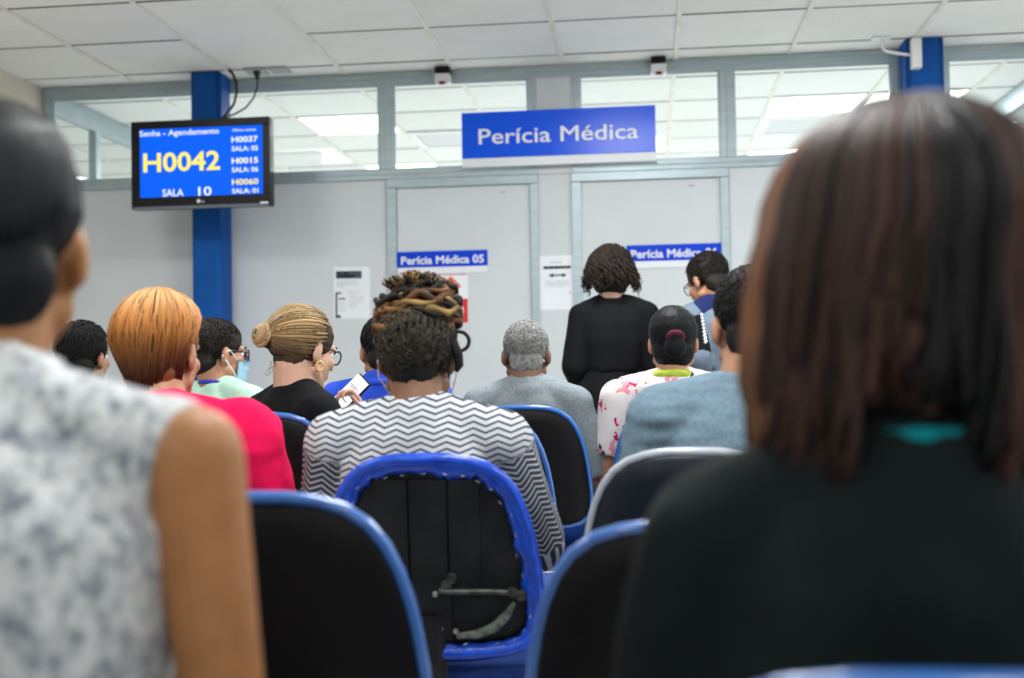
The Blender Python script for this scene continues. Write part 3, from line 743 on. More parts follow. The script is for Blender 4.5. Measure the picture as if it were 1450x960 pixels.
def add_hand(v, wrist, d, back, side, curl=35, s=1.0, spread=1.0, curls=None):
    """d: towards the fingers, back: out of the back of the hand, side: +1 when the thumb leaves along d x back"""
    d = Vector(d).normalized(); b = Vector(back); b = (b - d * b.dot(d)).normalized(); t = d.cross(b) * side
    W = Vector(wrist)
    for q in (-.026, -.009, .009, .026):
        v.cap(W + t * (q * .75) * s, .013 * s, W + d * (.085 * s) + t * q * s, .0115 * s)
    Ls = {.031: (.040, .024, .020), .0105: (.045, .028, .021), -.0105: (.041, .026, .020), -.031: (.032, .020, .018)}
    for qi, (q, L) in enumerate(Ls.items()):
        p = W + d * (.086 * s) + t * q * s
        cu = curls[qi] if curls else curl
        dr = d + t * (q * 2.2 * spread); dr.normalize(); a = R(cu) * .7; r = .0088 * s
        for l in L:
            dr2 = (dr * math.cos(a) - b * math.sin(a)).normalized(); p2 = p + dr2 * l * s
            v.cap(p, r, p2, r * .92, k=8); p = p2; r *= .92; a += R(cu) * .9
    p = W + d * .022 * s + t * .024 * s
    for l, (f, o, c), r in ((.038, (.55, .8, .25), .012), (.030, (.8, .5, .4), .0102), (.024, (.9, .25, .5), .009)):
        p2 = p + (d * f + t * o - b * c * (.4 + curl / 60)).normalized() * l * s
        v.cap(p, r * s, p2, r * .9 * s, k=8); p = p2

def lerp(a, b, t): return a + (b - a) * t
def rz(v, a): return Matrix.Rotation(R(a), 3, 'Z') @ Vector(v)

def person(label, x, y, N, head, yaw=0, pitch=0, roll=0, face=0, sw=.165, w=1.0, dp=1.0, hs=1.0, skin=None, vox=.0065, svox=.009,
           top=None, sleeve='short', fold=None, legs=None, arms=None, hands=None, stand=False, collar=.0, bellow=0, shoe=None, eyes=True,
           shl=-.055, long_skirt=False, top_infl=.011, arm_r=1.0, hem=-.06, lower=True, pat=False, neckr=.056, back=0.0, slv=.72):
    root = thing('person', label, 'person', (x, y, 0))
    N = Vector(N); hipz = .545 if not stand else .93
    P0 = Vector((x, y, hipz)); ax, ay = rz((1, 0, 0), face), rz((0, 1, 0), face)
    H = head_frame(head, yaw, pitch, roll)
    arms = arms or {}; hands = hands or {}
    J = {}
    for k, sd in ((-1, 'L'), (1, 'R')):
        a = arms.get(sd, {})
        J['s' + sd] = Vector(a['s']) if 's' in a else N + ax * (k * sw) + ay * -.01 + Vector((0, 0, shl))
        if stand:
            de = J['s' + sd] + ax * (k * .05) + Vector((0, 0, -.29)); dw = de + ay * .10 + Vector((0, 0, -.22))
        else:
            de = J['s' + sd] + ax * (k * .05) + ay * .05 + Vector((0, 0, -.26)); dw = P0 + ax * (k * .10) + ay * .32 + Vector((0, 0, .11))
        J['e' + sd] = Vector(a.get('e', de)); J['w' + sd] = Vector(a.get('w', dw))
        J['h' + sd] = P0 + ax * (k * .09)
        if stand:
            J['k' + sd] = Vector((x, y, .50)) + ax * (k * .10) + ay * .02; J['a' + sd] = Vector((x, y, .09)) + ax * (k * .10) - ay * .01
        else:
            J['k' + sd] = P0 + ax * (k * .11) + ay * .42; J['a' + sd] = J['k' + sd] + ay * .02 + Vector((0, 0, -.435))
    def spine(t, infl=0.0, cut=1.0):
        # back slightly rounded
        c = lerp(P0, N, t) - ay * (math.sin(math.pi * min(max(t, 0), 1)) * ((.018 if stand else .004) + back))
        return c
    ST = [(-.17, .10, .09), (-.08, .165, .115), (.06, .180, .128), (.30, .158, .115), (.55, .168, .118), (.76, .9 * sw / w + .015, .110), (.89, .70 * sw / w + .012, .088), (.96, .40 * sw / w + .02, .07), (1.0, neckr / w, .056)]
    if stand: ST = [(-.06, .12, .10), (.0, .160, .112), (.10, .158, .115), (.34, .122, .095), (.62, .150, .105), (.80, .9 * sw / w, .100), (.90, .70 * sw / w + .012, .084), (.96, .40 * sw / w + .02, .068), (1.0, neckr / w, .056)]
    ud, ld = .052 * arm_r, .040 * arm_r
    # ---- body
    v = Vol()
    v.loft([(spine(t), ax, max(.03, a * w - .006), ay, max(.03, d * dp - .006)) for t, a, d in ST])
    for k, sd in ((-1, 'L'), (1, 'R')):
        S, E, Wp = J['s' + sd], J['e' + sd], J['w' + sd]
        v.cap(N + ax * (k * .03) + Vector((0, 0, -.006)), .040, S, ud)
        v.cap(S, ud, E, ld); v.cap(E, ld, lerp(E, Wp, .35), ld * 1.0); v.cap(lerp(E, Wp, .35), ld, Wp, .026 * (.5 + arm_r / 2))
        hd = hands.get(sd, {})
        d = Vector(hd.get('d', (Wp - E).normalized() + ax * (-k * .25))); b = Vector(hd.get('b', Vector((0, 0, 1)) + ax * (k * .3) if not stand else ax * k))
        add_hand(v, Wp, d, b, hd.get('side', 1 if k < 0 else -1), hd.get('curl', 30), hd.get('s', .95), curls=hd.get('curls'))
        if lower:
            v.cap(J['h' + sd], .082 * w, J['k' + sd], .056 * w); v.cap(J['k' + sd], .054 * w, lerp(J['k' + sd], J['a' + sd], .35), .052 * w); v.cap(lerp(J['k' + sd], J['a' + sd], .35), .052 * w, J['a' + sd], .034)
            v.cap(J['a' + sd] + Vector((0, 0, -.045)), .034, J['a' + sd] + ay * .13 + Vector((0, 0, -.06)), .026)
    add_head(v, H, N, hs, neckr)
    body = v.build('body', vox, 3, skin, root, mats=(M_lip,))
    # lips
    me = body.data; Hi = H.inverted(); off = Vector(root.location)
    nf = len(me.polygons); cc = np.empty(nf * 3); me.polygons.foreach_get('center', cc); cc = cc.reshape(-1, 3) + np.array(off)
    loc = (cc - np.array(H.translation)) @ np.array(H.to_3x3())
    loc /= hs
    lip = (np.abs(loc[:, 0]) < .024) & (np.abs(loc[:, 2] + .060) < .011 - np.abs(loc[:, 0]) * .25) & (loc[:, 1] > .074)
    mi = np.zeros(nf, dtype=np.int32); mi[lip] = 1; me.polygons.foreach_set('material_index', mi)
    # ---- eyes, brows
    if eyes:
        for k in (-1, 1):
            e = Vol(); pc = H @ (Vector((k * .032, .0685, .003)) * hs)
            Vv = _SV * (.0122 * hs) + np.array(pc) - np.array(off)
            eo = link('eye', mesh_np('eye', Vv, _SF, M_eye, True), root)
            pi_ = H @ (Vector((k * .032, .0780, .003)) * hs)
            Vv = (_SV * np.array((.0058, .0035, .0058)) * hs) @ np.array(H.to_3x3()).T + np.array(pi_) - np.array(off)
            link('iris', mesh_np('iris', Vv, _SF, M_iris, True), eo)
            V, F = tube_np([H @ (Vector((k * a, b, c)) * hs) for a, b, c in ((.014, .093, .023), (.030, .090, .029), (.047, .074, .024))], [.003, .004, .002], 6)
            link('eyebrow', mesh_np('brow', [q - off for q in V], F, M_brow, True), root)
    # ---- top
    if top is not None:
        v = Vol(); i_ = top_infl
        st = [(t, a, d) for t, a, d in ST if t > hem + .001]
        st = [(hem, st[0][1] * .98 if stand else .176, st[0][2] if stand else .124)] + st[:-1] + [(.985, (neckr + .008) / w, .062 / dp), (1.0 + collar, (neckr + .004) / w, .058 / dp)]
        rows = []
        for t, a, d in st:
            ii = i_ + (bellow * math.exp(-((t - .42) / .10) ** 2) if bellow else 0)
            rows.append((spine(t) if t <= 1 else spine(1) + (Vector(H.translation) - N).normalized() * (t - 1), ax, a * w + ii, ay, d * dp + ii))
        v.loft(rows)
        dn = (H @ (Vector((0, -.030, -.045)) * hs) - N).normalized()
        v.cap(N - dn * .03, neckr * 1.25 + i_, N + dn * (.016 + collar), neckr + i_ + .002, flat1=True)
        for k, sd in ((-1, 'L'), (1, 'R')):
            S, E, Wp = J['s' + sd], J['e' + sd], J['w' + sd]
            if sleeve == 'none':
                v.cap(N + ax * (k * .03) + Vector((0, 0, -.006)), .040 + i_, lerp(N + ax * (k * .03), S, .93) + Vector((0, 0, -.008)), ud * .95 + i_, flat1=True)
                continue
            v.cap(N + ax * (k * .03) + Vector((0, 0, -.006)), .040 + i_, S, ud + i_)
            if sleeve == 'short': v.cap(S, ud + i_, lerp(S, E, slv), ld + i_ + .010, flat1=True)
            elif sleeve == 'puff':
                v.ell(S + Vector((0, 0, .0)), (ud + .030, ud + .026, ud + .032)); v.cap(S, ud + i_ + .012, lerp(S, E, .80), ld + i_ + .006, flat1=True)
            elif sleeve == 'wide':
                v.cap(S, ud + i_, E, ld + i_ + .012); v.cap(E, ld + i_ + .012, lerp(E, Wp, .62), ld + i_ + .018); v.cap(lerp(E, Wp, .60), ld + i_ + .016, lerp(E, Wp, .76), .036 + i_, flat1=True)
            else:
                v.cap(S, ud + i_, E, ld + i_ + .006); v.cap(E, ld + i_ + .006, lerp(E, Wp, .95), .030 + i_, flat1=True)
        tp = v.build(('blouse' if long_skirt or sleeve in ('puff', 'none', 'wide') or pat else 'shirt'), svox, 4, top, root, fold)
        if pat:
            me = tp.data; n = len(me.vertices); co = np.empty(n * 3); me.vertices.foreach_get('co', co); co = co.reshape(-1, 3) + np.array(off)
            pt = np.stack([co[:, 0], co[:, 2], np.zeros(n)], 1)
            for k, sd in ((-1, 'L'), (1, 'R')):
                S, E, Wp = [np.array(J[q + sd]) for q in ('s', 'e', 'w')]
                acc = 0.0; best = np.full(n, 9.)
                for A, B in ((S, E), (E, Wp)):
                    dd = B - A; L = np.linalg.norm(dd); dd = dd / L
                    tt = np.clip((co - A) @ dd, 0, L); q = co - A - tt[:, None] * dd; dist = np.linalg.norm(q, axis=1)
                    u1 = np.cross(dd, [0, 1, 0]); u1 /= np.linalg.norm(u1); u2 = np.cross(dd, u1)
                    an = np.arctan2(q @ u2, q @ u1)
                    lat = ((co - np.array(N)) @ np.array(ax)) * k
                    ok = (dist < ud + .03) & (dist < best) & (lat > sw * .93) & (tt > .015)
                    pt[ok] = np.stack([an * .062, -(tt + acc), np.ones(n)], 1)[ok]; best[ok] = dist[ok]
                    acc += L
            at_ = me.attributes.new('pat', 'FLOAT_VECTOR', 'POINT'); at_.data.foreach_set('vector', pt.ravel())
    # ---- legs wear
    if legs is not None and lower:
        v = Vol()
        if long_skirt:
            v.loft([(Vector((x, y, z)) + ay * o, ax, a, ay, b) for z, o, a, b in ((.10, 0, .25, .20), (.45, 0, .215, .18), (.75, 0, .190, .16), (.92, 0, .178, .145), (.99, 0, .172, .138), (1.06, .0, .142, .118), (1.12, 0, .138, .112))])
            v.build('skirt', svox, 3, legs, root, (.012, (14, 14, 1.2)))
        else:
            v.loft([(spine(t), ax, a * w + .010, ay, d * dp + .010) for t, a, d in ((-.17, .10, .09), (-.08, .165, .115), (.06, .180, .128), (.14, .17, .122))] if not stand else
                   [(spine(t), ax, a * w + .010, ay, d * dp + .010) for t, a, d in ((-.06, .12, .10), (.0, .165, .115), (.14, .168, .12), (.24, .15, .11))])
            for sd in 'LR':
                v.cap(J['h' + sd], .088 * w, J['k' + sd], .066 * w); v.cap(J['k' + sd], .066 * w, lerp(J['k' + sd], J['a' + sd], .93), .052, flat1=True)
            v.build('trousers', svox * 1.2, 3, legs, root, (.006, (18, 18, 18)))
    if lower:
        for sd in 'LR':
            v = Vol(); A = J['a' + sd]
            v.ell(A + ay * -.015 + Vector((0, 0, -.05)), (.040, .050, .040)); v.cap(A + ay * .0 + Vector((0, 0, -.055)), .040, A + ay * .14 + Vector((0, 0, -.062)), .034, sq=1.0)
            V = np.concatenate(v.V); V[:, 2] = np.maximum(V[:, 2], .002); v.V = [V]
            v.build('shoe', .010, 2, shoe or M_shoe, root)
    root_info = dict(root=root, H=H, N=N, J=J, ax=ax, ay=ay, s=hs)
    return root_info
M_shoe = mat('dark_shoe', (0.02, 0.018, 0.016), .5)

# ---- hair
def hcol(V, cols, me):
    a = me.attributes.new('col', 'FLOAT_COLOR', 'POINT')
    c = np.concatenate([np.asarray(cols, float), np.ones((len(cols), 1))], 1); a.data.foreach_set('color', c.ravel())
def strands(name, paths, rads, cols, m, parent, k=5, label=None):
    """every lock is a tapered tube of its own colour; one mesh of hair"""
    V, F, C = [], [], []
    n0 = 0
    for p, r, c in zip(paths, rads, cols):
        v, f = tube_np(p, r, k)
        V += v; F += [tuple(i + n0 for i in q) for q in f]; n0 += len(v)
        C += [c if not hasattr(c[0], '__len__') else c[min(len(c) - 1, i // k)] for i in range(len(v))]
    off = Vector(parent.location)
    me = mesh_np(name, [v - off for v in V], F, m, True); hcol(V, C, me)
    o = link(name, me, parent)
    if label: o['label'] = label
    return o
def hair_cap(pi, m, name='hair', extra=(), vox=.006, disp=.003, dsc=70, c=(0, -.020, .042), r=(.081, .101, .085), nape=((0, -.058, -.03), (.062, .048, .055)), hi=(1, 1, 1)):
    v = Vol(); H, s = pi['H'], pi['s']
    v.ell(H @ (Vector(c) * s), tuple(q * s for q in r), H)
    if nape: v.ell(H @ (Vector(nape[0]) * s), tuple(q * s for q in nape[1]), H)
    for e in extra: v.ell(H @ (Vector(e[0]) * s), tuple(q * s for q in e[1]), H)
    return v.build(name, vox, 3, m, pi['root'], (disp, (dsc, dsc, dsc)))
def surf(az, po, r, c=(0, -.018, .03)):
    """point on the head shell: az from the back (0) round to the right, po from the crown down"""
    return Vector((c[0] + r[0] * math.sin(po) * math.sin(az), c[1] - r[1] * math.sin(po) * math.cos(az), c[2] + r[2] * math.cos(po)))
def jit(c, j, r): 
    f = 1 + r.uniform(-j, j); return tuple(max(0, min(1, q * f)) for q in c)
def mix(a, b, t): return tuple(x + (y - x) * t for x, y in zip(a, b))
def wear_glasses(pi, m=M_frameblk, s=None):
    H = pi['H']; root = pi['root']; s = s or pi['s']
    g = None
    for k in (-1, 1):
        pts = [H @ (Vector((k * .034 + .026 * math.cos(a), .098 - .010 * abs(math.cos(a)) * (1 if math.cos(a) * k > 0 else 0), .000 + .020 * math.sin(a))) * s) for a in np.linspace(0, 2 * math.pi, 20, False)]
        V, F = tube_np(pts, .0022, 6, True)
        o = link('spectacles' if g is None else 'rim', mesh_np('rim', [q - (root.location) for q in V], F, m, True), root if g is None else g)
        if g is None: g = o
        Vl = [q - root.location for q in pts]; cl = sum(Vl, Vector()) / len(Vl)
        nn = (H.to_3x3() @ Vector((0, 1, 0))) * .0012
        n_ = len(Vl)
        link('lens', mesh_np('lens', [q + nn for q in Vl] + [q - nn for q in Vl], [tuple(range(n_)), tuple(range(n_, 2 * n_))[::-1]] + [(i, n_ + i, n_ + (i + 1) % n_, (i + 1) % n_) for i in range(n_)], M_lens), g)
        V, F = tube_np([H @ (Vector(q) * s) for q in ((k * .060, .088, .006), (k * .074, .070, .008), (k * .079, .0, .012), (k * .081, -.022, .008), (k * .079, -.036, -.010))], .0022, 6)
        link('temple', mesh_np('temple', [q - root.location for q in V], F, m, True), g)
    V, F = tube_np([H @ (Vector(q) * s) for q in ((-.010, .098, .004), (0, .102, .007), (.010, .098, .004))], .002, 6)
    link('bridge', mesh_np('bridge', [q - root.location for q in V], F, m, True), g)
    return g
def wear_mask(pi):
    H, s, root = pi['H'], pi['s'], pi['root']
    nu, nv = 15, 9; V, F = [], []
    for lay in (0, 1):
        for i in range(nu):
            a = -1.25 + 2.5 * i / (nu - 1)
            for j in range(nv):
                t = j / (nv - 1); z = -.014 - .090 * t
                rr = .071 + .004 * lay + (.030 * math.exp(-(a / .42) ** 2) * (1 - .62 * t) ) + .004 * math.sin(t * 19)
                rx = .066 + .004 * lay
                zz = z + (.016 * abs(a) ** 1.5 * (t * 1.0 - .25))
                V.append(H @ (Vector((math.sin(a) * rx * (1 - .12 * t), .022 + math.cos(a) * rr, zz)) * s) - root.location)
    def id_(l, i, j): return l * nu * nv + i * nv + j
    for l in (0, 1):
        for i in range(nu - 1):
            for j in range(nv - 1):
                q = (id_(l, i, j), id_(l, i + 1, j), id_(l, i + 1, j + 1), id_(l, i, j + 1)); F.append(q if l else q[::-1])
    for i in range(nu - 1):
        for j in (0, nv - 1): F.append((id_(0, i, j), id_(1, i, j), id_(1, i + 1, j), id_(0, i + 1, j)))
    for j in range(nv - 1):
        for i in (0, nu - 1): F.append((id_(0, i, j), id_(0, i, j + 1), id_(1, i, j + 1), id_(1, i, j)))
    mk = link('face_mask', mesh_np('mask', V, F, M_mask, True), root)
    for k in (-1, 1):
        for z0, zt in ((-.022, .012), (-.080, -.040)):
            V, F = tube_np([H @ (Vector(q) * s) for q in ((k * .064, .040, z0), (k * .075, .020, lerp(z0, zt, .5)), (k * .086, -.004, zt), (k * .083, -.030, -.008))], .0022, 6)
            link('ear_loop', mesh_np('loop', [q - root.location for q in V], F, M_loop, True), mk)
    return mk
def neck_ring(name, pi, r, z, th, m, label=None, tilt=8, sq=1.0):
    root, N = pi['root'], pi['N']
    d = (Vector(pi['H'].translation) - N).normalized()
    V, F = tube_np([N + d * z + pi['ax'] * (r * math.cos(a)) + pi['ay'] * (r * sq * math.sin(a)) + Vector((0, 0, -math.sin(a) * math.sin(R(tilt)) * r)) for a in np.linspace(0, 2 * math.pi, 28, False)], th, 7, True)
    o = link(name, mesh_np(name, [q - root.location for q in V], F, m, True), root)
    if label: o['label'] = label
    return o

def short_hair(pi, n, L, col, seed, r=(.082, .102, .086), c=(0, -.020, .042), rad=.0014, back=.6, parent=None):
    rr = random.Random(seed); H, s = pi['H'], pi['s']; pa, ra, ca = [], [], []
    while len(pa) < n:
        d = Vector((rr.gauss(0, 1), rr.gauss(0, 1), rr.gauss(0, 1))).normalized()
        if d.z < -.78 or (d.y > .30 and d.z < .42) or (d.y > -.15 and d.z < -.35): continue
        b0 = Vector(c) + Vector((d.x * r[0], d.y * r[1], d.z * r[2])) * .985
        if d.z < -.35: b0.y += .018 * (-.35 - d.z) / .43
        t = Vector((rr.uniform(-.5, .5), rr.uniform(-.5, .5) - .2, -1)); t = (t - d * t.dot(d)).normalized()
        l = L * rr.uniform(.6, 1.2)
        pa.append([H @ ((b0 + d * (.25 * l * q) ** 1.0 * (1 - .25 * q) + t * (back * l * q)) * s) for q in (0, .5, 1.0, 1.5)])
        ra.append([rad, rad * 1.2, rad, rad * .3]); ca.append(jit(col, .55, rr))
    return strands('short_hair', pa, ra, ca, H_dye, pi['root'], 3)
SK_brown = skin_mat('skin_brown', (0.33, 0.145, 0.055))
SK_dark = skin_mat('skin_deep', (0.20, 0.10, 0.06))
SK_tan = skin_mat('skin_tan', (0.42, 0.21, 0.125))
SK_light = skin_mat('skin_light', (0.55, 0.33, 0.24))
SK_olive = skin_mat('skin_olive', (0.38, 0.20, 0.12))
H_black = noisy(mat('hair_black', (0.01, 0.009, 0.009), .6, spec=.2), (0.003, 0.003, 0.003), (0.009, 0.008, 0.008), 90, 3, bump=.5, bscale=260)
H_blackblue = noisy(mat('hair_black_smooth', (0.006, 0.006, 0.007), .55, spec=.13), (0.003, 0.0035, 0.0045), (0.008, 0.009, 0.011), 30, 3, stretch=(1, .2, 1), bump=.25, bscale=120)
H_darkbrown = noisy(mat('hair_dark_brown', (0.012, 0.008, 0.006), .55, spec=.25), (0.005, 0.004, 0.003), (0.018, 0.012, 0.009), 60, 3, bump=.45, bscale=260)
H_grey = noisy(mat('hair_grey', (0.26, 0.26, 0.26), .8, spec=.2), (0.14, 0.14, 0.14), (0.34, 0.34, 0.335), 60, 5, bump=.5, bscale=320)
H_dye = attr_col('hair_dyed', .6, .22)
H_gloss = attr_col('hair_dyed_glossy', .48, .25)
T_marble = noisy(mat('marbled_cloth', (.6, .6, .6), .95, spec=.1), (0.14, 0.16, 0.205), (0.58, 0.60, 0.61), 50, 6, .36, .57, (1, 1, .8), bump=.1, bscale=400, rough=.68)
T_char = cloth('charcoal_cloth', (0.005, 0.0085, 0.0095), .2)
T_black = cloth('black_cloth', (0.0045, 0.0055, 0.0065), .2)
T_blackdress = cloth('black_dress_cloth', (0.0045, 0.0055, 0.0065), .2)
T_pink = cloth('pink_cloth', (0.78, 0.006, 0.085), .06)
T_mint = cloth('mint_cloth', (0.46, 0.70, 0.58), .05)
T_royal = cloth('royal_blue_cloth', (0.03, 0.085, 0.62), .08)
T_grey = noisy(mat('grey_marl', (0.24, 0.27, 0.29), .95, spec=.1), (0.18, 0.215, 0.24), (0.25, 0.29, 0.315), 120, 4, bump=.08, bscale=500)
T_grey2 = noisy(mat('blue_grey_marl', (0.20, 0.235, 0.275), .95, spec=.1), (0.13, 0.20, 0.26), (0.18, 0.255, 0.315), 120, 4, bump=.08, bscale=500)
T_jacket = cloth('grey_blue_jacket', (0.13, 0.175, 0.23), .08)
T_navy = cloth('navy_yoke', (0.012, 0.020, 0.085), .1)
T_jeans = cloth('blue_jeans', (0.03, 0.09, 0.42), .2, 40)
T_dark = cloth('dark_trousers', (0.014, 0.016, 0.022), .2)
T_teal = cloth('teal_cloth', (0.0, 0.22, 0.26), .1)
T_lime = noisy(mat('lime_collar', (0.42, 0.55, 0.04), .8), (0.30, 0.42, 0.03), (0.5, 0.62, 0.06), 50, 3)
# zigzag knit
T_zig = mat('zigzag_knit', (0.6, 0.6, 0.6), .9, spec=.1)
def _zig():
    n, l, b = nodes(T_zig)
    a = n.new('ShaderNodeAttribute'); a.attribute_name = 'pat'
    s = n.new('ShaderNodeSeparateXYZ'); l.new(a.outputs['Vector'], s.inputs[0])
    def mth(op, x, y=None, z=None):
        q = n.new('ShaderNodeMath'); q.operation = op
        for i, w in enumerate((x, y, z)):
            if w is None: continue
            if isinstance(w, (int, float)): q.inputs[i].default_value = w
            else: l.new(w, q.inputs[i])
        return q.outputs[0]
    tri = mth('PINGPONG', s.outputs['X'], .026)                      # zigzag, 60 mm from peak to peak
    h = mth('ADD', s.outputs['Y'], mth('MULTIPLY', tri, mth('ADD', mth('MULTIPLY', s.outputs['Z'], .25), .40)))
    per = .0134
    ph = mth('FRACT', mth('DIVIDE', mth('ADD', h, 10.0), per))
    thr = mth('ADD', mth('MULTIPLY', s.outputs['Z'], .12), .35)      # dark yarn shows wider on the sleeves
    low = mth('MULTIPLY', mth('LESS_THAN', s.outputs['Y'], .72), .20)
    line = mth('LESS_THAN', ph, mth('ADD', thr, low))
    mx = n.new('ShaderNodeMix'); mx.data_type = 'RGBA'
    l.new(line, mx.inputs[0]); mx.inputs[6].default_value = (0.53, 0.55, 0.58, 1); mx.inputs[7].default_value = (0.05, 0.055, 0.085, 1)
    l.new(mx.outputs[2], b.inputs['Base Color'])
_zig()
# floral print
T_flor = mat('floral_cloth', (0.8, 0.8, 0.8), .9, spec=.1)
def _flor():
    n, l, b = nodes(T_flor)
    tc = n.new('ShaderNodeTexCoord')
    prev = None; last = (0.80, 0.76, 0.76, 1)
    for sc, dist, lo, hi, col, ofs, warp in ((17, .0, .27, .30, (0.80, 0.30, 0.36, 1), (0, 0, 0), .9), (13, 0, .20, .22, (0.68, 0.02, 0.12, 1), (3, 1, 2), 1.1), (9, 0, .15, .165, (0.045, 0.03, 0.10, 1), (7, 5, 1.5), .9)):
        mp = n.new('ShaderNodeMapping'); mp.inputs['Location'].default_value = ofs; mp.inputs['Scale'].default_value = (1, 1, .7); l.new(tc.outputs['Object'], mp.inputs[0])
        nz = n.new('ShaderNodeTexNoise'); nz.inputs['Scale'].default_value = 38; nz.inputs['Detail'].default_value = 3; l.new(mp.outputs[0], nz.inputs['Vector'])
        ad = n.new('ShaderNodeMix'); ad.data_type = 'RGBA'; ad.blend_type = 'LINEAR_LIGHT'; ad.inputs[0].default_value = .055 * warp
        l.new(mp.outputs[0], ad.inputs[6]); l.new(nz.outputs['Color'], ad.inputs[7])
        v = n.new('ShaderNodeTexVoronoi'); v.inputs['Scale'].default_value = sc; l.new(ad.outputs[2], v.inputs['Vector'])
        r = n.new('ShaderNodeMapRange'); r.inputs['From Min'].default_value = lo; r.inputs['From Max'].default_value = hi; r.inputs['To Min'].default_value = 1; r.inputs['To Max'].default_value = 0
        l.new(v.outputs['Distance'], r.inputs['Value'])
        mx = n.new('ShaderNodeMix'); mx.data_type = 'RGBA'; l.new(r.outputs[0], mx.inputs[0])
        if prev is None: mx.inputs[6].default_value = last
        else: l.new(prev, mx.inputs[6])
        mx.inputs[7].default_value = col; prev = mx.outputs[2]
    l.new(prev, b.inputs['Base Color'])
_flor()

# ---------------------------------------------------------------- A: marbled sleeveless top, left foreground
A = person('person with pulled back black hair and bare arm in a marbled sleeveless top', -.635, 1.02, (-.640, 1.085, 1.045), (-.648, 1.14, 1.192), yaw=20, sw=.205, w=1.12, skin=SK_brown,
           top=T_marble, sleeve='none', legs=T_dark, vox=.0075, svox=.009, collar=.03, arm_r=.92, shl=-.050, fold=(.008, (12, 12, 5)),
           arms={'R': dict(s=(-.418, 1.065, .990), e=(-.385, 1.06, .735), w=(-.45, 1.28, .66))}, hs=1.02, neckr=.060)
hair_cap(A, H_blackblue, r=(.083, .104, .098), c=(0, -.022, .052), nape=((0, -.066, -.030), (.064, .050, .062)), disp=.004, dsc=22)
pa, ra, ca = [], [], []
r_ = random.Random(3)
for i in range(260):                        # combed-back locks
    az = r_.uniform(-1.5, 1.5); p = []
    for t in np.linspace(0, 1, 8):
        po = lerp(.05 + .35 * abs(r_.random()) * 0, 2.15 - .25 * abs(az), t) + .02 * math.sin(i)
        q = surf(az * (1 - .35 * t), po, (.086, .106, .100), (0, -.022, .045)); p.append(A['H'] @ (q + Vector((r_.uniform(-.001, .001),) * 3)))
    pa.append(p); ra.append([.0035, .004, .004, .004, .0035, .003, .0025, .0012]); ca.append(jit((.012, .013, .016), .5, r_))
strands('hair_locks', pa, ra, ca, H_gloss, A['root'], 4)

# ---------------------------------------------------------------- B: long brown hair, dark top, right foreground
B = person('person with long dark brown hair and a charcoal top, close at right edge', .215, 1.02, (.225, 1.07, .990), (.222, 1.12, 1.135), yaw=4, sw=.185, w=1.05, skin=SK_tan,
           top=T_char, sleeve='long', legs=T_dark, vox=.0075, svox=.010, fold=(.012, (13, 13, 5)), collar=.01,
           arms={'L': dict(s=(.050, 1.05, .915), e=(-.002, 1.06, .66), w=(.10, 1.30, .66))}, hs=1.03)
hair_cap(B, mat('hair_base_brown', (0.012, 0.007, 0.005), .5), r=(.098, .112, .096), c=(0, -.024, .044), nape=((0, -.062, -.05), (.080, .048, .085)), disp=.004, dsc=25)
pa, ra, ca = [], [], []
r_ = random.Random(5)
for i in range(620):
    az = r_.uniform(-1.75, 1.75); ph = r_.uniform(0, 6.3); p = []
    lay = r_.uniform(0, .020); L = r_.uniform(.16, .225) if az < -.55 else (r_.uniform(.10, .145) if az < .22 else r_.uniform(.17, .225))
    part = .012
    for t in np.linspace(0, 1, 15):
        if t < .45:
            po = lerp(.10, 1.62, t / .45); q = surf(az, po, (.108 + lay, .118 + lay, .102 + lay), (part * (1 - t), -.024, .042))
        else:
            u = (t - .45) / .55; q0 = surf(az, 1.62, (.108 + lay, .118 + lay, .102 + lay), (0, -.024, .042))
            q = q0 + Vector((q0.x * (.18 * u - .14 * u * u), -.004 * u + (.028 * u if az > -1 else 0), -L * u))
            q += Vector((math.sin(ph + u * 7), math.cos(ph * 1.3 + u * 6), 0)) * (.009 * u)
        p.append(B['H'] @ q)
    c = mix((.012, .006, .005), (.075, .033, .024), r_.random() ** 1.6)
    if az < -1.25 and r_.random() < .55: c = (.20, .09, .045)
    if abs(az - .1) < .22: c = (.004, .0045, .005)
    pa.append(p); ra.append([.003] + [.0052] * 10 + [.005, .004, .003, .0012]); ca.append(jit(c, .3, r_))
strands('hair_locks', pa, ra, ca, H_gloss, B['root'], 4)
neck_ring('neck_strap', B, .070, .022, .010, T_teal, 'teal strap showing at the nape', tilt=-6)
# a small shiny hair clip on the crown
V = _SV * .0075 + np.array(B['H'] @ Vector((.012, -.124, .118))) - np.array(B['root'].location)
o = link('hair_clip', mesh_np('clip', V, _SF, mat('clip_metal', (0.9, 0.85, 0.75), .12, metal=1.0), True), B['root']); o['label'] = 'shiny metal hair clip'

# ---------------------------------------------------------------- C: zigzag blouse on the broken chair
C = person('person in a zigzag blouse with piled up braided hair', -.490, 2.635, (-.490, 2.530, .985), (-.500, 2.585, 1.098), yaw=0, pitch=-8, roll=0, sw=.170, w=1.16, dp=1.10, skin=SK_dark,
           top=T_zig, sleeve='long', legs=T_dark, vox=.006, svox=.007, fold=(.006, (16, 16, 9)), pat=True, hem=-.19, arm_r=1.2, shl=-.060, neckr=.057,
           arms={'L': dict(s=(-.668, 2.53, .918), e=(-.715, 2.60, .68), w=(-.60, 2.86, .65)), 'R': dict(s=(-.318, 2.53, .918), e=(-.252, 2.64, .69), w=(-.33, 2.90, .64))})
hair_cap(C, H_black, r=(.080, .100, .088), c=(0, -.020, .040), nape=((0, -.056, -.028), (.056, .042, .052)), disp=.005, dsc=60, vox=.005)
Hc = C['H']; r_ = random.Random(9)
pa, ra, ca = [], [], []
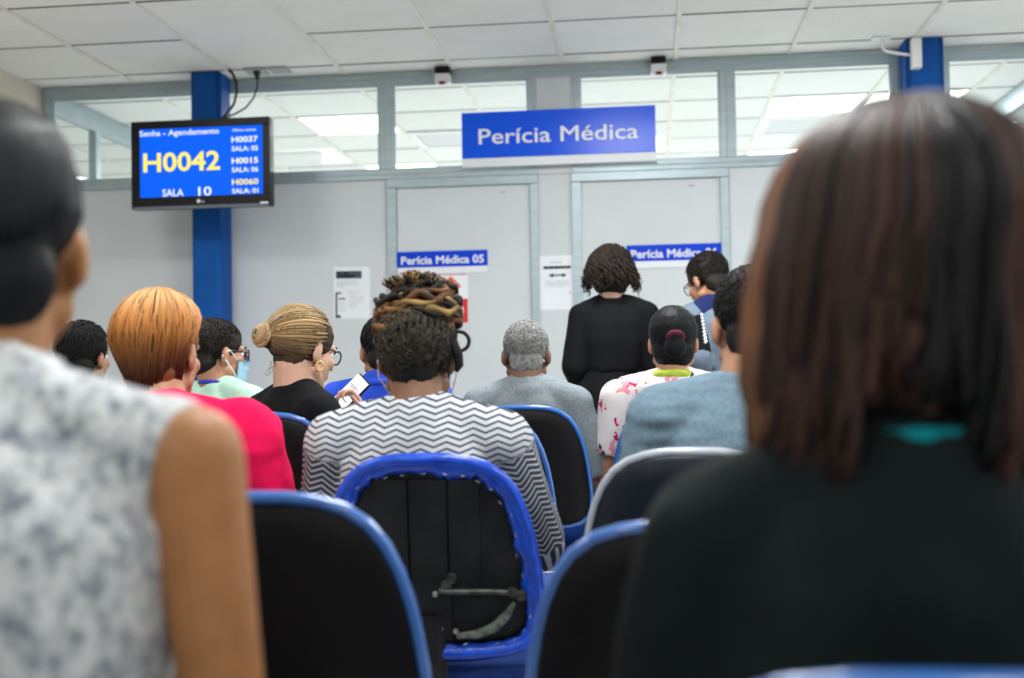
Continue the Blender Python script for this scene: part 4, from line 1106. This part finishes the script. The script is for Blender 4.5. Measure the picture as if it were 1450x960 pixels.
for i in range(34):                         # cornrows drawn up from the nape
    az = -1.5 + 3.0 * i / 33; p = []
    for t in np.linspace(0, 1, 9):
        po = lerp(2.42 - .45 * abs(az) ** 1.5 / 2, .55, t); p.append(Hc @ surf(az + .22 * math.sin(t * 2.0) * (1 if i % 2 else .6), po, (.083, .104, .092), (0, -.020, .038)))
    pa.append(p); ra.append([.003 + .0018 * (q % 2) + .002 for q in range(9)]); ca.append(jit((.022, .019, .014), .5, r_))
for i in range(900):                        # fuzzy short curls between them
    az, po = r_.uniform(-1.5, 1.5), r_.uniform(.8, 2.55); b0 = surf(az, po, (.084, .105, .093), (0, -.020, .038)); a = r_.uniform(0, 6.3)
    p = [Hc @ (b0 + Vector((math.cos(a + q * 1.6) * .005, 0, math.sin(a + q * 1.6) * .005)) + (b0 - Vector((0, -.02, .04))).normalized() * (.0016 * q)) for q in range(4)]
    pa.append(p); ra.append([.0016, .0016, .0014, .0008]); ca.append(jit((.05, .045, .032), .7, r_))
strands('cornrows', pa, ra, ca, H_dye, C['root'], 5)
pa, ra, ca = [], [], []
GOLD, RUST, DK = (.30, .185, .06), (.14, .058, .022), (.012, .010, .007)
def wave_lock(z, rad, a0, a1, col, th, tilt, wav, seed, ky=1.0):
    rr = random.Random(seed); p, c = [], []; n = 16; ph = rr.uniform(0, 6)
    for q in range(n):
        t = q / (n - 1); a = lerp(a0, a1, t)
        rq = rad * (1 + .05 * math.sin(ph + t * 7)); 
        p.append(Hc @ Vector((rq * math.sin(a), -.018 - rq * 1.02 * ky * math.cos(a), z + tilt * math.sin(a) * rad + wav * math.sin(ph + t * 11))))
        c += [mix(col, DK, .75 * (.5 + .5 * math.sin(ph * 2 + t * 9)))]
    pa.append(p); ra.append([th * .6] + [th * (1 + .12 * math.sin(q * 1.9 + ph)) for q in range(n - 2)] + [th * .4]); ca.append(c)
sd = 0
for lev, (z, rad) in enumerate(((.062, .080), (.076, .086), (.092, .088), (.108, .083), (.124, .072), (.140, .057), (.154, .038))):
    for q in range(13):
        sd += 1; a0 = -2.9 + q * .42 + .3 * (lev % 2)
        col = (RUST, DK, DK, GOLD, DK, RUST, DK)[(q * 2 + lev * 3) % 7]
        if lev in (0, 1, 2) and q in (2, 3, 4): col = (.24, .11, .035)
        wave_lock(z + r_.uniform(-.009, .009), rad + r_.uniform(-.004, .007), a0, a0 + 1.3 + r_.uniform(0, .6), col, r_.uniform(.0048, .0085), r_.uniform(-.10, .45), r_.uniform(.002, .010), sd)
for i in range(220):                        # loose ends on top and at the right
    a, rr_ = r_.uniform(0, 6.3), r_.uniform(0, .058); z = .142 + .026 * (1 - rr_ / .058)
    b0 = Vector((rr_ * math.cos(a), -.02 + rr_ * math.sin(a), z)); d = Vector((math.cos(a), math.sin(a), .9)).normalized()
    p = [Hc @ (b0 + d * (.008 * q) + Vector((math.sin(i + q * 1.7), math.cos(i * 2 + q * 1.9), 0)) * .004) for q in range(5)]
    pa.append(p); ra.append([.003, .003, .003, .0025, .001]); ca.append(jit((DK, RUST, GOLD, DK)[i % 4], .3, r_))
strands('piled_braids', pa, ra, ca, H_dye, C['root'], 6, 'piled braids with golden brown streaks')
v = Vol(); v.ell(Hc @ Vector((0, -.018, .108)), (.066, .070, .046), Hc); v.build('braid_core', .007, 2, H_black, C['root'])
V, F = tube_np([Hc @ (Vector((.096, -.040, .030)) + Vector((.021 * math.cos(a), .008 * math.cos(a), .021 * math.sin(a)))) for a in np.linspace(0, 2 * math.pi, 20, False)], .0042, 7, True)
o = link('braid_loop', mesh_np('loop', [q - C['root'].location for q in V], F, H_black, True), C['root']); o['label'] = 'black loop of braid standing out beside the ear'
V, F = tube_np([Hc @ Vector(q) for q in ((.084, -.050, .03), (.094, -.040, .0), (.096, -.036, -.022), (.090, -.036, -.036))], [.010, .011, .010, .004], 7)
link('loose_braid', mesh_np('lock', [q - C['root'].location for q in V], F, H_black, True), C['root'])
wear_mask(C)

# ---------------------------------------------------------------- G: pink blouse, orange hair
G = person('person with copper orange hair in a bright pink blouse, at left', -1.065, 2.63, (-1.060, 2.52, 1.000), (-1.078, 2.58, 1.118), yaw=-6, pitch=-3, sw=.185, w=1.12, dp=1.1, skin=SK_tan, face=-14,
           top=T_pink, sleeve='puff', legs=T_dark, vox=.0065, svox=.009, fold=(.009, (11, 11, 16)), shl=-.058, arm_r=1.25, neckr=.058,
           arms={'R': dict(s=(-.872, 2.50, .925), e=(-.805, 2.56, .70), w=(-.92, 2.88, .66))})
hair_cap(G, mat('hair_base_copper', (0.16, 0.06, 0.016), .5), r=(.084, .104, .094), c=(0, -.022, .038), nape=((0, -.060, -.035), (.066, .046, .058)), disp=.003, dsc=25)
pa, ra, ca = [], [], []; r_ = random.Random(14); Hg = G['H']
for i in range(900):
    az = r_.uniform(-2.0, 1.85) ; lay = r_.uniform(0, .009); p, c = [], []
    dark = r_.random() < .09 or (abs(az - .12) < .07 and r_.random() < .8)
    end = 2.55 - .16 * abs(az) + r_.uniform(-.1, .05)
    for t in np.linspace(0, 1, 11):
        po = min(lerp(.08, end, t), 1.72); aq = az * (1 - .12 * t * t) if az < 1.0 else lerp(az, 1.12, min(1, max(0, t - .42) * 2.6)); q = surf(aq + .10 * math.sin(t * 3 + i * .01), po, (.093 + lay, .111 + lay, .102 + lay), (.0, -.022, .036))
        ex = max(0, lerp(.08, end, t) - 1.72); q = Vector((q.x * (1 - .50 * ex), q.y + .045 * ex * (1 if q.y < 0 else 0), q.z - .125 * ex)); p.append(Hg @ q)
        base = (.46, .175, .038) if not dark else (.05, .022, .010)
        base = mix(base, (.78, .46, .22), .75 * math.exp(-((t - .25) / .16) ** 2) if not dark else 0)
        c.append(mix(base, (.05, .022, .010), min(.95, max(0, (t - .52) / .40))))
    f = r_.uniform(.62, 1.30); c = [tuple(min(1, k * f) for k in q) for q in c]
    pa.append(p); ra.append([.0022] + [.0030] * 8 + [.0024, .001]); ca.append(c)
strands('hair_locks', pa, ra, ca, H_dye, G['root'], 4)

# ---------------------------------------------------------------- H: mint shirt, glasses, mask
Hh = person('man with glasses and pale blue face mask in a mint shirt', -1.50, 4.22, (-1.510, 4.10, 1.030), (-1.520, 4.13, 1.150), yaw=-42, pitch=-4, face=-25, sw=.165, w=1.05, skin=SK_tan,
            top=T_mint, sleeve='short', legs=T_jeans, vox=.005, svox=.008, fold=(.008, (14, 14, 14)), collar=.0)
hair_cap(Hh, H_darkbrown, vox=.005, disp=.004, dsc=55, r=(.082, .104, .084), c=(0, -.022, .044))
short_hair(Hh, 1500, .012, (.014, .010, .008), 1)
wear_mask(Hh); wear_glasses(Hh)
neck_ring('lanyard', Hh, .066, .014, .007, mat('lanyard_blue', (0.01, 0.03, 0.45), .5), 'blue lanyard at the collar')

# ---------------------------------------------------------------- I: black hair behind the marbled top
I = person('person with smooth black hair, half hidden behind the marbled top at left', -2.03, 4.22, (-2.03, 4.10, 1.025), (-2.020, 4.13, 1.147), yaw=-10, sw=.165, w=1.0, skin=SK_olive, top=T_dark, sleeve='short', legs=T_dark, vox=.0065)
hair_cap(I, H_black, r=(.086, .104, .090), nape=((0, -.055, -.035), (.072, .052, .068)))

short_hair(I, 800, .02, (.008, .008, .009), 6, r=(.086, .105, .091))

# ---------------------------------------------------------------- D: blonde bun, black cardigan, phone
D = person('blonde person with a low bun in a black cardigan looking at a phone', -1.03, 3.42, (-1.000, 3.330, 1.020), (-.985, 3.37, 1.136), yaw=-34, pitch=-12, face=-36, sw=.175, w=1.08, dp=1.05, skin=SK_light,
           top=T_black, sleeve='long', legs=T_dark, vox=.005, svox=.009, fold=(.006, (12, 12, 8)), arm_r=1.15, shl=-.056, neckr=.060,
           arms={'L': dict(s=(-1.115, 3.40, .95)), 'R': dict(s=(-.912, 3.24, .955), e=(-.842, 3.40, .76), w=(-.880, 3.58, .905))},
           hands={'R': dict(d=(-.15, .25, .95), b=(.75, .55, -.1), side=-1, curl=62, s=.95)})
Hd = D['H']; off = D['root'].location
BUN = Vector((-.030, -.118, .022))
hair_cap(D, mat('hair_base_blonde', (0.045, 0.03, 0.015), .7, spec=.15), r=(.082, .103, .086), c=(0, -.020, .042), nape=((0, -.050, -.028), (.058, .040, .048)), disp=.002, dsc=30, vox=.005)
pa, ra, ca = [], [], []; r_ = random.Random(21)
for i in range(1000):                        # swept back from the hairline into the bun
    while True:
        n_ = Vector((r_.gauss(0, 1), r_.gauss(0, 1), r_.gauss(0, 1))).normalized()
        ab = n_.angle((BUN - Vector((0, -.020, .040))).normalized())
        if .5 < ab < 2.35 and not (n_.y > .30 and n_.z < .38) and n_.z > -.80 and not (n_.y > 0.12 and n_.z < -.15): break
    lay = r_.uniform(0, .004); s0 = Vector((0, -.020, .040)) + Vector((n_.x * .085, n_.y * .106, n_.z * .089))
    c0 = Vector((0, -.020, .040)); p, c = [], []
    d0 = (s0 - c0); d1 = (BUN - c0)
    n0, n1 = Vector((d0.x / .085, d0.y / .106, d0.z / .089)).normalized(), Vector((d1.x / .085, d1.y / .106, d1.z / .089)).normalized()
    tone = r_.random()
    for t in np.linspace(0, .97, 9):
        n = n0.slerp(n1, t) if n0.dot(n1) > -.98 else n0.lerp(n1, t).normalized()
        q = c0 + Vector((n.x * (.085 + lay), n.y * (.106 + lay), n.z * (.089 + lay))); p.append(Hd @ q)
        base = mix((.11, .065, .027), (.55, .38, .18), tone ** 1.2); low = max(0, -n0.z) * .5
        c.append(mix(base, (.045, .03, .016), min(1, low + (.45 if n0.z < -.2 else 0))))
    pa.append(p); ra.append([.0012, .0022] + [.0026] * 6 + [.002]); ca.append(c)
for i in range(46):                         # coiled bun
    rb, ph = r_.uniform(.010, .038), r_.uniform(0, 6.3); dep = -.030 * (1 - (rb / .040) ** 2) - .004; p = []
    bx, by = Vector((.92, .0, .25)).normalized(), Vector((-.15, .1, 1)).normalized(); bn = Vector((-.35, -1, .05)).normalized()
    for q in range(14):
        a = ph + q * .42; rr_ = rb * (1 - .012 * q); p.append(Hd @ (BUN + bx * (rr_ * math.cos(a)) + by * (rr_ * math.sin(a)) - bn * dep))
    pa.append(p); ra.append([.0035] + [.0058] * 12 + [.002]); ca.append(jit(mix((.20, .12, .055), (.66, .48, .27), r_.random()), .2, r_))
for i in range(3):
    p = [Hd @ (Vector((-.03 + .008 * i, -.082, -.045)) + Vector((r_.uniform(-.01, .01), -.006 * q, -.012 * q))) for q in range(5)]
    pa.append(p); ra.append([.0012, .001, .0009, .0007, .0004]); ca.append((.12, .08, .04))
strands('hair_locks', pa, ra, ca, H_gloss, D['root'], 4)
v = Vol(); v.ell(Hd @ (BUN + Vector((.004, .012, 0))), (.036, .036, .038)); v.build('bun_core', .006, 2, mat('hair_base_blonde', (0.16, 0.10, 0.045)), D['root'])
wear_glasses(D)
V, F = tube_np([Hd @ (Vector((.083, -.006, -.046)) + Vector((.003 * math.cos(a), .010 * math.cos(a), .014 * math.sin(a)))) for a in np.linspace(0, 2 * math.pi, 14, False)], .0028, 6, True)
link('earring', mesh_np('earring', [q - off for q in V], F, M_gold, True), D['root'])

ph_c = Vector((-.914, 3.60, 1.005)); ph = thing('smartphone', 'smartphone with a lit white screen held in the hand of the blonde person', 'phone', ph_c)
PM = (Matrix.Rotation(R(-22), 4, 'Z') @ Matrix.Rotation(R(-28), 4, 'X') @ Matrix.Rotation(R(38), 4, 'Y'))
ph.rotation_euler = PM.to_euler()
link('case', box_me(.070, .009, .142, M_plastic_blk, .004), ph, (0, 0, 0))
link('display', box_me(.064, .0012, .134, mat('phone_screen', (.1, .1, .1), .3, emit=(0.92, 0.97, 1.0), estr=1.0)), ph, (0, -.0049, 0))
for z, wd in ((.030, .044), (.024, .03), (-.02, .05)): link('screen_line', box_me(wd, .0008, .003, M_inkgrey), ph, (-.004, -.0057, z))

# ---------------------------------------------------------------- E: blue shirt
E_ = person('man in a bright royal blue polo shirt with short black hair, behind the braided hair', -.900, 4.22, (-.905, 4.10, 1.035), (-.922, 4.14, 1.146), yaw=14, pitch=-8, sw=.175, w=1.08, skin=SK_tan, top=T_royal, sleeve='short', legs=T_dark, fold=(.010, (10, 10, 14)), collar=.035)
hair_cap(E_, H_black, disp=.004, dsc=50, r=(.081, .102, .086))
short_hair(E_, 1200, .010, (.008, .008, .008), 2)
neck_ring('collar', E_, .070, .0, .014, T_royal, tilt=6)

# ---------------------------------------------------------------- F: grey haired man
F_ = person('man with short grey hair in a grey t shirt and blue jeans', -.415, 4.23, (-.415, 4.11, 1.020), (-.423, 4.16, 1.125), yaw=5, pitch=-4, sw=.165, w=1.10, skin=SK_dark, top=T_grey, sleeve='short', legs=T_jeans, fold=(.007, (14, 14, 9)), hem=.07, shl=-.062, slv=.96)
hair_cap(F_, H_grey, r=(.078, .098, .082), c=(0, -.018, .040), nape=((0, -.056, -.026), (.060, .044, .050)), disp=.002, dsc=90, vox=.005)

short_hair(F_, 1800, .007, (.26, .26, .255), 3, r=(.079, .099, .083), c=(0, -.018, .040), rad=.0012)

# ---------------------------------------------------------------- M: floral blouse
Mm = person('person in a white blouse with pink flowers, smooth black hair tied back', .075, 4.23, (.078, 4.11, 1.035), (.085, 4.16, 1.158), yaw=0, pitch=-3, sw=.180, w=1.12, skin=SK_tan, top=T_flor, sleeve='short', legs=T_dark, fold=(.006, (14, 14, 9)), shl=-.060, hem=-.12, arm_r=1.1)
hair_cap(Mm, H_blackblue, r=(.086, .106, .092), c=(0, -.022, .038), nape=((0, -.060, -.035), (.072, .048, .060)), disp=.002, dsc=30, vox=.005)
v = Vol(); v.ell(Mm['H'] @ Vector((.004, -.126, .012)), (.022, .016, .018)); v.ell(Mm['H'] @ Vector((.004, -.118, -.022)), (.040, .024, .040)); v.build('hair_knot', .006, 2, H_blackblue, Mm['root'])
V, F = tube_np([Mm['H'] @ (Vector((.006, -.126, .012)) + Vector((.023 * math.cos(a), -.008 * math.sin(a), .013 * math.sin(a)))) for a in np.linspace(0, 2 * math.pi, 16, False)], .010, 7, True)
o = link('scrunchie', mesh_np('scrunchie', [q - Mm['root'].location for q in V], F, cloth('burgundy_cloth', (.09, .018, .03), .2), True), Mm['root']); o['label'] = 'dusky burgundy hair tie'
neck_ring('collar', Mm, .066, .012, .016, T_lime, 'lime green collar', tilt=5)

# ---------------------------------------------------------------- N: large man, grey shirt
Nn = person('large man in a blue grey t shirt beside the long brown hair', .170, 2.65, (.205, 2.555, 1.020), (.224, 2.61, 1.152), yaw=2, pitch=-4, sw=.180, w=1.26, dp=1.2, skin=SK_tan, top=T_grey2, sleeve='short', legs=T_dark, fold=(.007, (7, 7, 42)), shl=-.062, arm_r=1.3, hem=-.1, hs=1.05, neckr=.064)
hair_cap(Nn, H_black, r=(.079, .100, .083), c=(0, -.020, .042), nape=((0, -.062, -.026), (.064, .044, .056)), disp=.002, dsc=90, vox=.006)

short_hair(Nn, 1500, .008, (.010, .010, .010), 4, r=(.080, .101, .084))

# ---------------------------------------------------------------- K: standing, black dress
K = person('person standing at the doors in a long black dress with curly dark bob', -.160, 5.40, (-.158, 5.385, 1.375), (-.160, 5.42, 1.495), yaw=0, pitch=-6, sw=.150, w=.94, skin=SK_light, stand=True, top=T_blackdress, sleeve='wide', legs=T_blackdress, long_skirt=True,
           fold=(.007, (14, 14, 3)), hem=.30, shl=-.050, bellow=.004, vox=.0055, svox=.008,
           arms={'L': dict(s=(-.292, 5.37, 1.315), e=(-.325, 5.35, 1.09), w=(-.296, 5.50, 1.030)), 'R': dict(s=(-.012, 5.37, 1.318), e=(.030, 5.38, 1.08), w=(-.02, 5.58, 1.02))},
           hands={'L': dict(d=(.9, .2, .12), b=(-.2, -.8, .5), side=1, curl=30, s=.9)})
hair_cap(K, H_darkbrown, r=(.092, .110, .096), c=(0, -.02, .036), nape=((0, -.050, -.040), (.086, .060, .058)), disp=.010, dsc=45)
pa, ra, ca = [], [], []; r_ = random.Random(31); Hk = K['H']
for i in range(1100):
    az = r_.uniform(-2.1, 2.1); po0 = r_.uniform(.05, 2.0); b0 = surf(az, po0, (.096, .114, .100), (0, -.02, .036)); dwn = r_.uniform(.04, .085); ph = r_.uniform(0, 6.3); cr = r_.uniform(.005, .011)
    out = Vector((b0.x, b0.y + .02, 0)); out = out.normalized() if out.length > 1e-4 else Vector((0, -1, 0)); p = []
    flare = .010 + .030 * max(0, po0 - .9) * r_.random()
    for q in range(9):
        t = q / 8; p.append(Hk @ (b0 + out * (flare * t + .006 + .03 * t * max(0, .9 - po0)) + Vector((0, 0, -dwn * t)) + Vector((math.cos(ph + q * 1.3), math.sin(ph + q * 1.3), math.sin(ph + q)) ) * cr))
    pa.append(p); ra.append([.0025] * 7 + [.002, .001]); ca.append(jit((.022, .014, .010), .6, r_))
strands('curls', pa, ra, ca, H_dye, K['root'], 4)

# ---------------------------------------------------------------- L: man by the right door
L_ = person('man in glasses standing at the right door in a grey blue jacket with navy yoke', .335, 5.33, (.315, 5.32, 1.352), (.262, 5.335, 1.450), yaw=40, pitch=-22, face=38, sw=.175, w=1.0, skin=SK_tan, stand=True, top=T_jacket, sleeve='long', legs=T_dark,
            fold=(.006, (12, 12, 8)), hem=.1, vox=.0055, svox=.008, shl=-.062, back=.02,
            arms={'L': dict(s=(.190, 5.235, 1.292), e=(.208, 5.16, 1.12), w=(.240, 5.20, 1.065)), 'R': dict(s=(.46, 5.40, 1.288))},
            hands={'L': dict(d=(.25, .45, .8), b=(-.5, -.8, .3), side=-1, curl=50, s=1.0)})
hair_cap(L_, H_darkbrown, disp=.005, dsc=45, r=(.083, .104, .088))
short_hair(L_, 1200, .016, (.012, .008, .006), 5, r=(.084, .105, .088))
wear_glasses(L_)
neck_ring('collar', L_, .074, .012, .017, T_navy, 'navy collar', tilt=4)
v = Vol(); ax, ay = L_['ax'], L_['ay']; Nl = L_['N']
for k, sd in ((-1, 'L'), (1, 'R')): v.cap(Nl + ax * (k * .035) - ay * .012 + Vector((0, 0, .0)), .056, lerp(Nl, L_['J']['s' + sd], .82) - ay * .008 + Vector((0, 0, .004)), .060)
o = v.build('yoke', .008, 3, T_navy, L_['root']); o['label'] = 'navy shoulder yoke'
S, Ee = L_['J']['sL'], L_['J']['eL']
v = Vol(); v.cap(lerp(S, Ee, .12) , .066, lerp(S, Ee, .86), .062); o = v.build('sleeve_band', .008, 2, T_black, L_['root']); o['label'] = 'black band on the sleeve'
dirv = (Ee - S).normalized(); sdv = Vector((.55, -.83, 0)); r_ = random.Random(4)
for q in range(9):
    c = lerp(S, Ee, .10 + .085 * q) + (sdv - dirv * sdv.dot(dirv)).normalized() * .066
    a = Vector((.7, -.2, .6)) * r_.uniform(.006, .011); a = a - sdv * a.dot(sdv)
    V, F = tube_np([c - a, c + a], .006, 6); link('reflective_mark', mesh_np('mark', [w_ - L_['root'].location for w_ in V], F, mat('reflective_white', (.75, .78, .8), .3), True), L_['root'])
V, F = tube_np([L_['J']['wL'] + Vector((.014 * math.cos(a), .030 * math.sin(a), .028 * math.cos(a + .8))) * 1.1 for a in np.linspace(0, 2 * math.pi, 14, False)], .006, 6, True)
link('cuff', mesh_np('cuff', [w_ - L_['root'].location for w_ in V], F, M_paper, True), L_['root'])
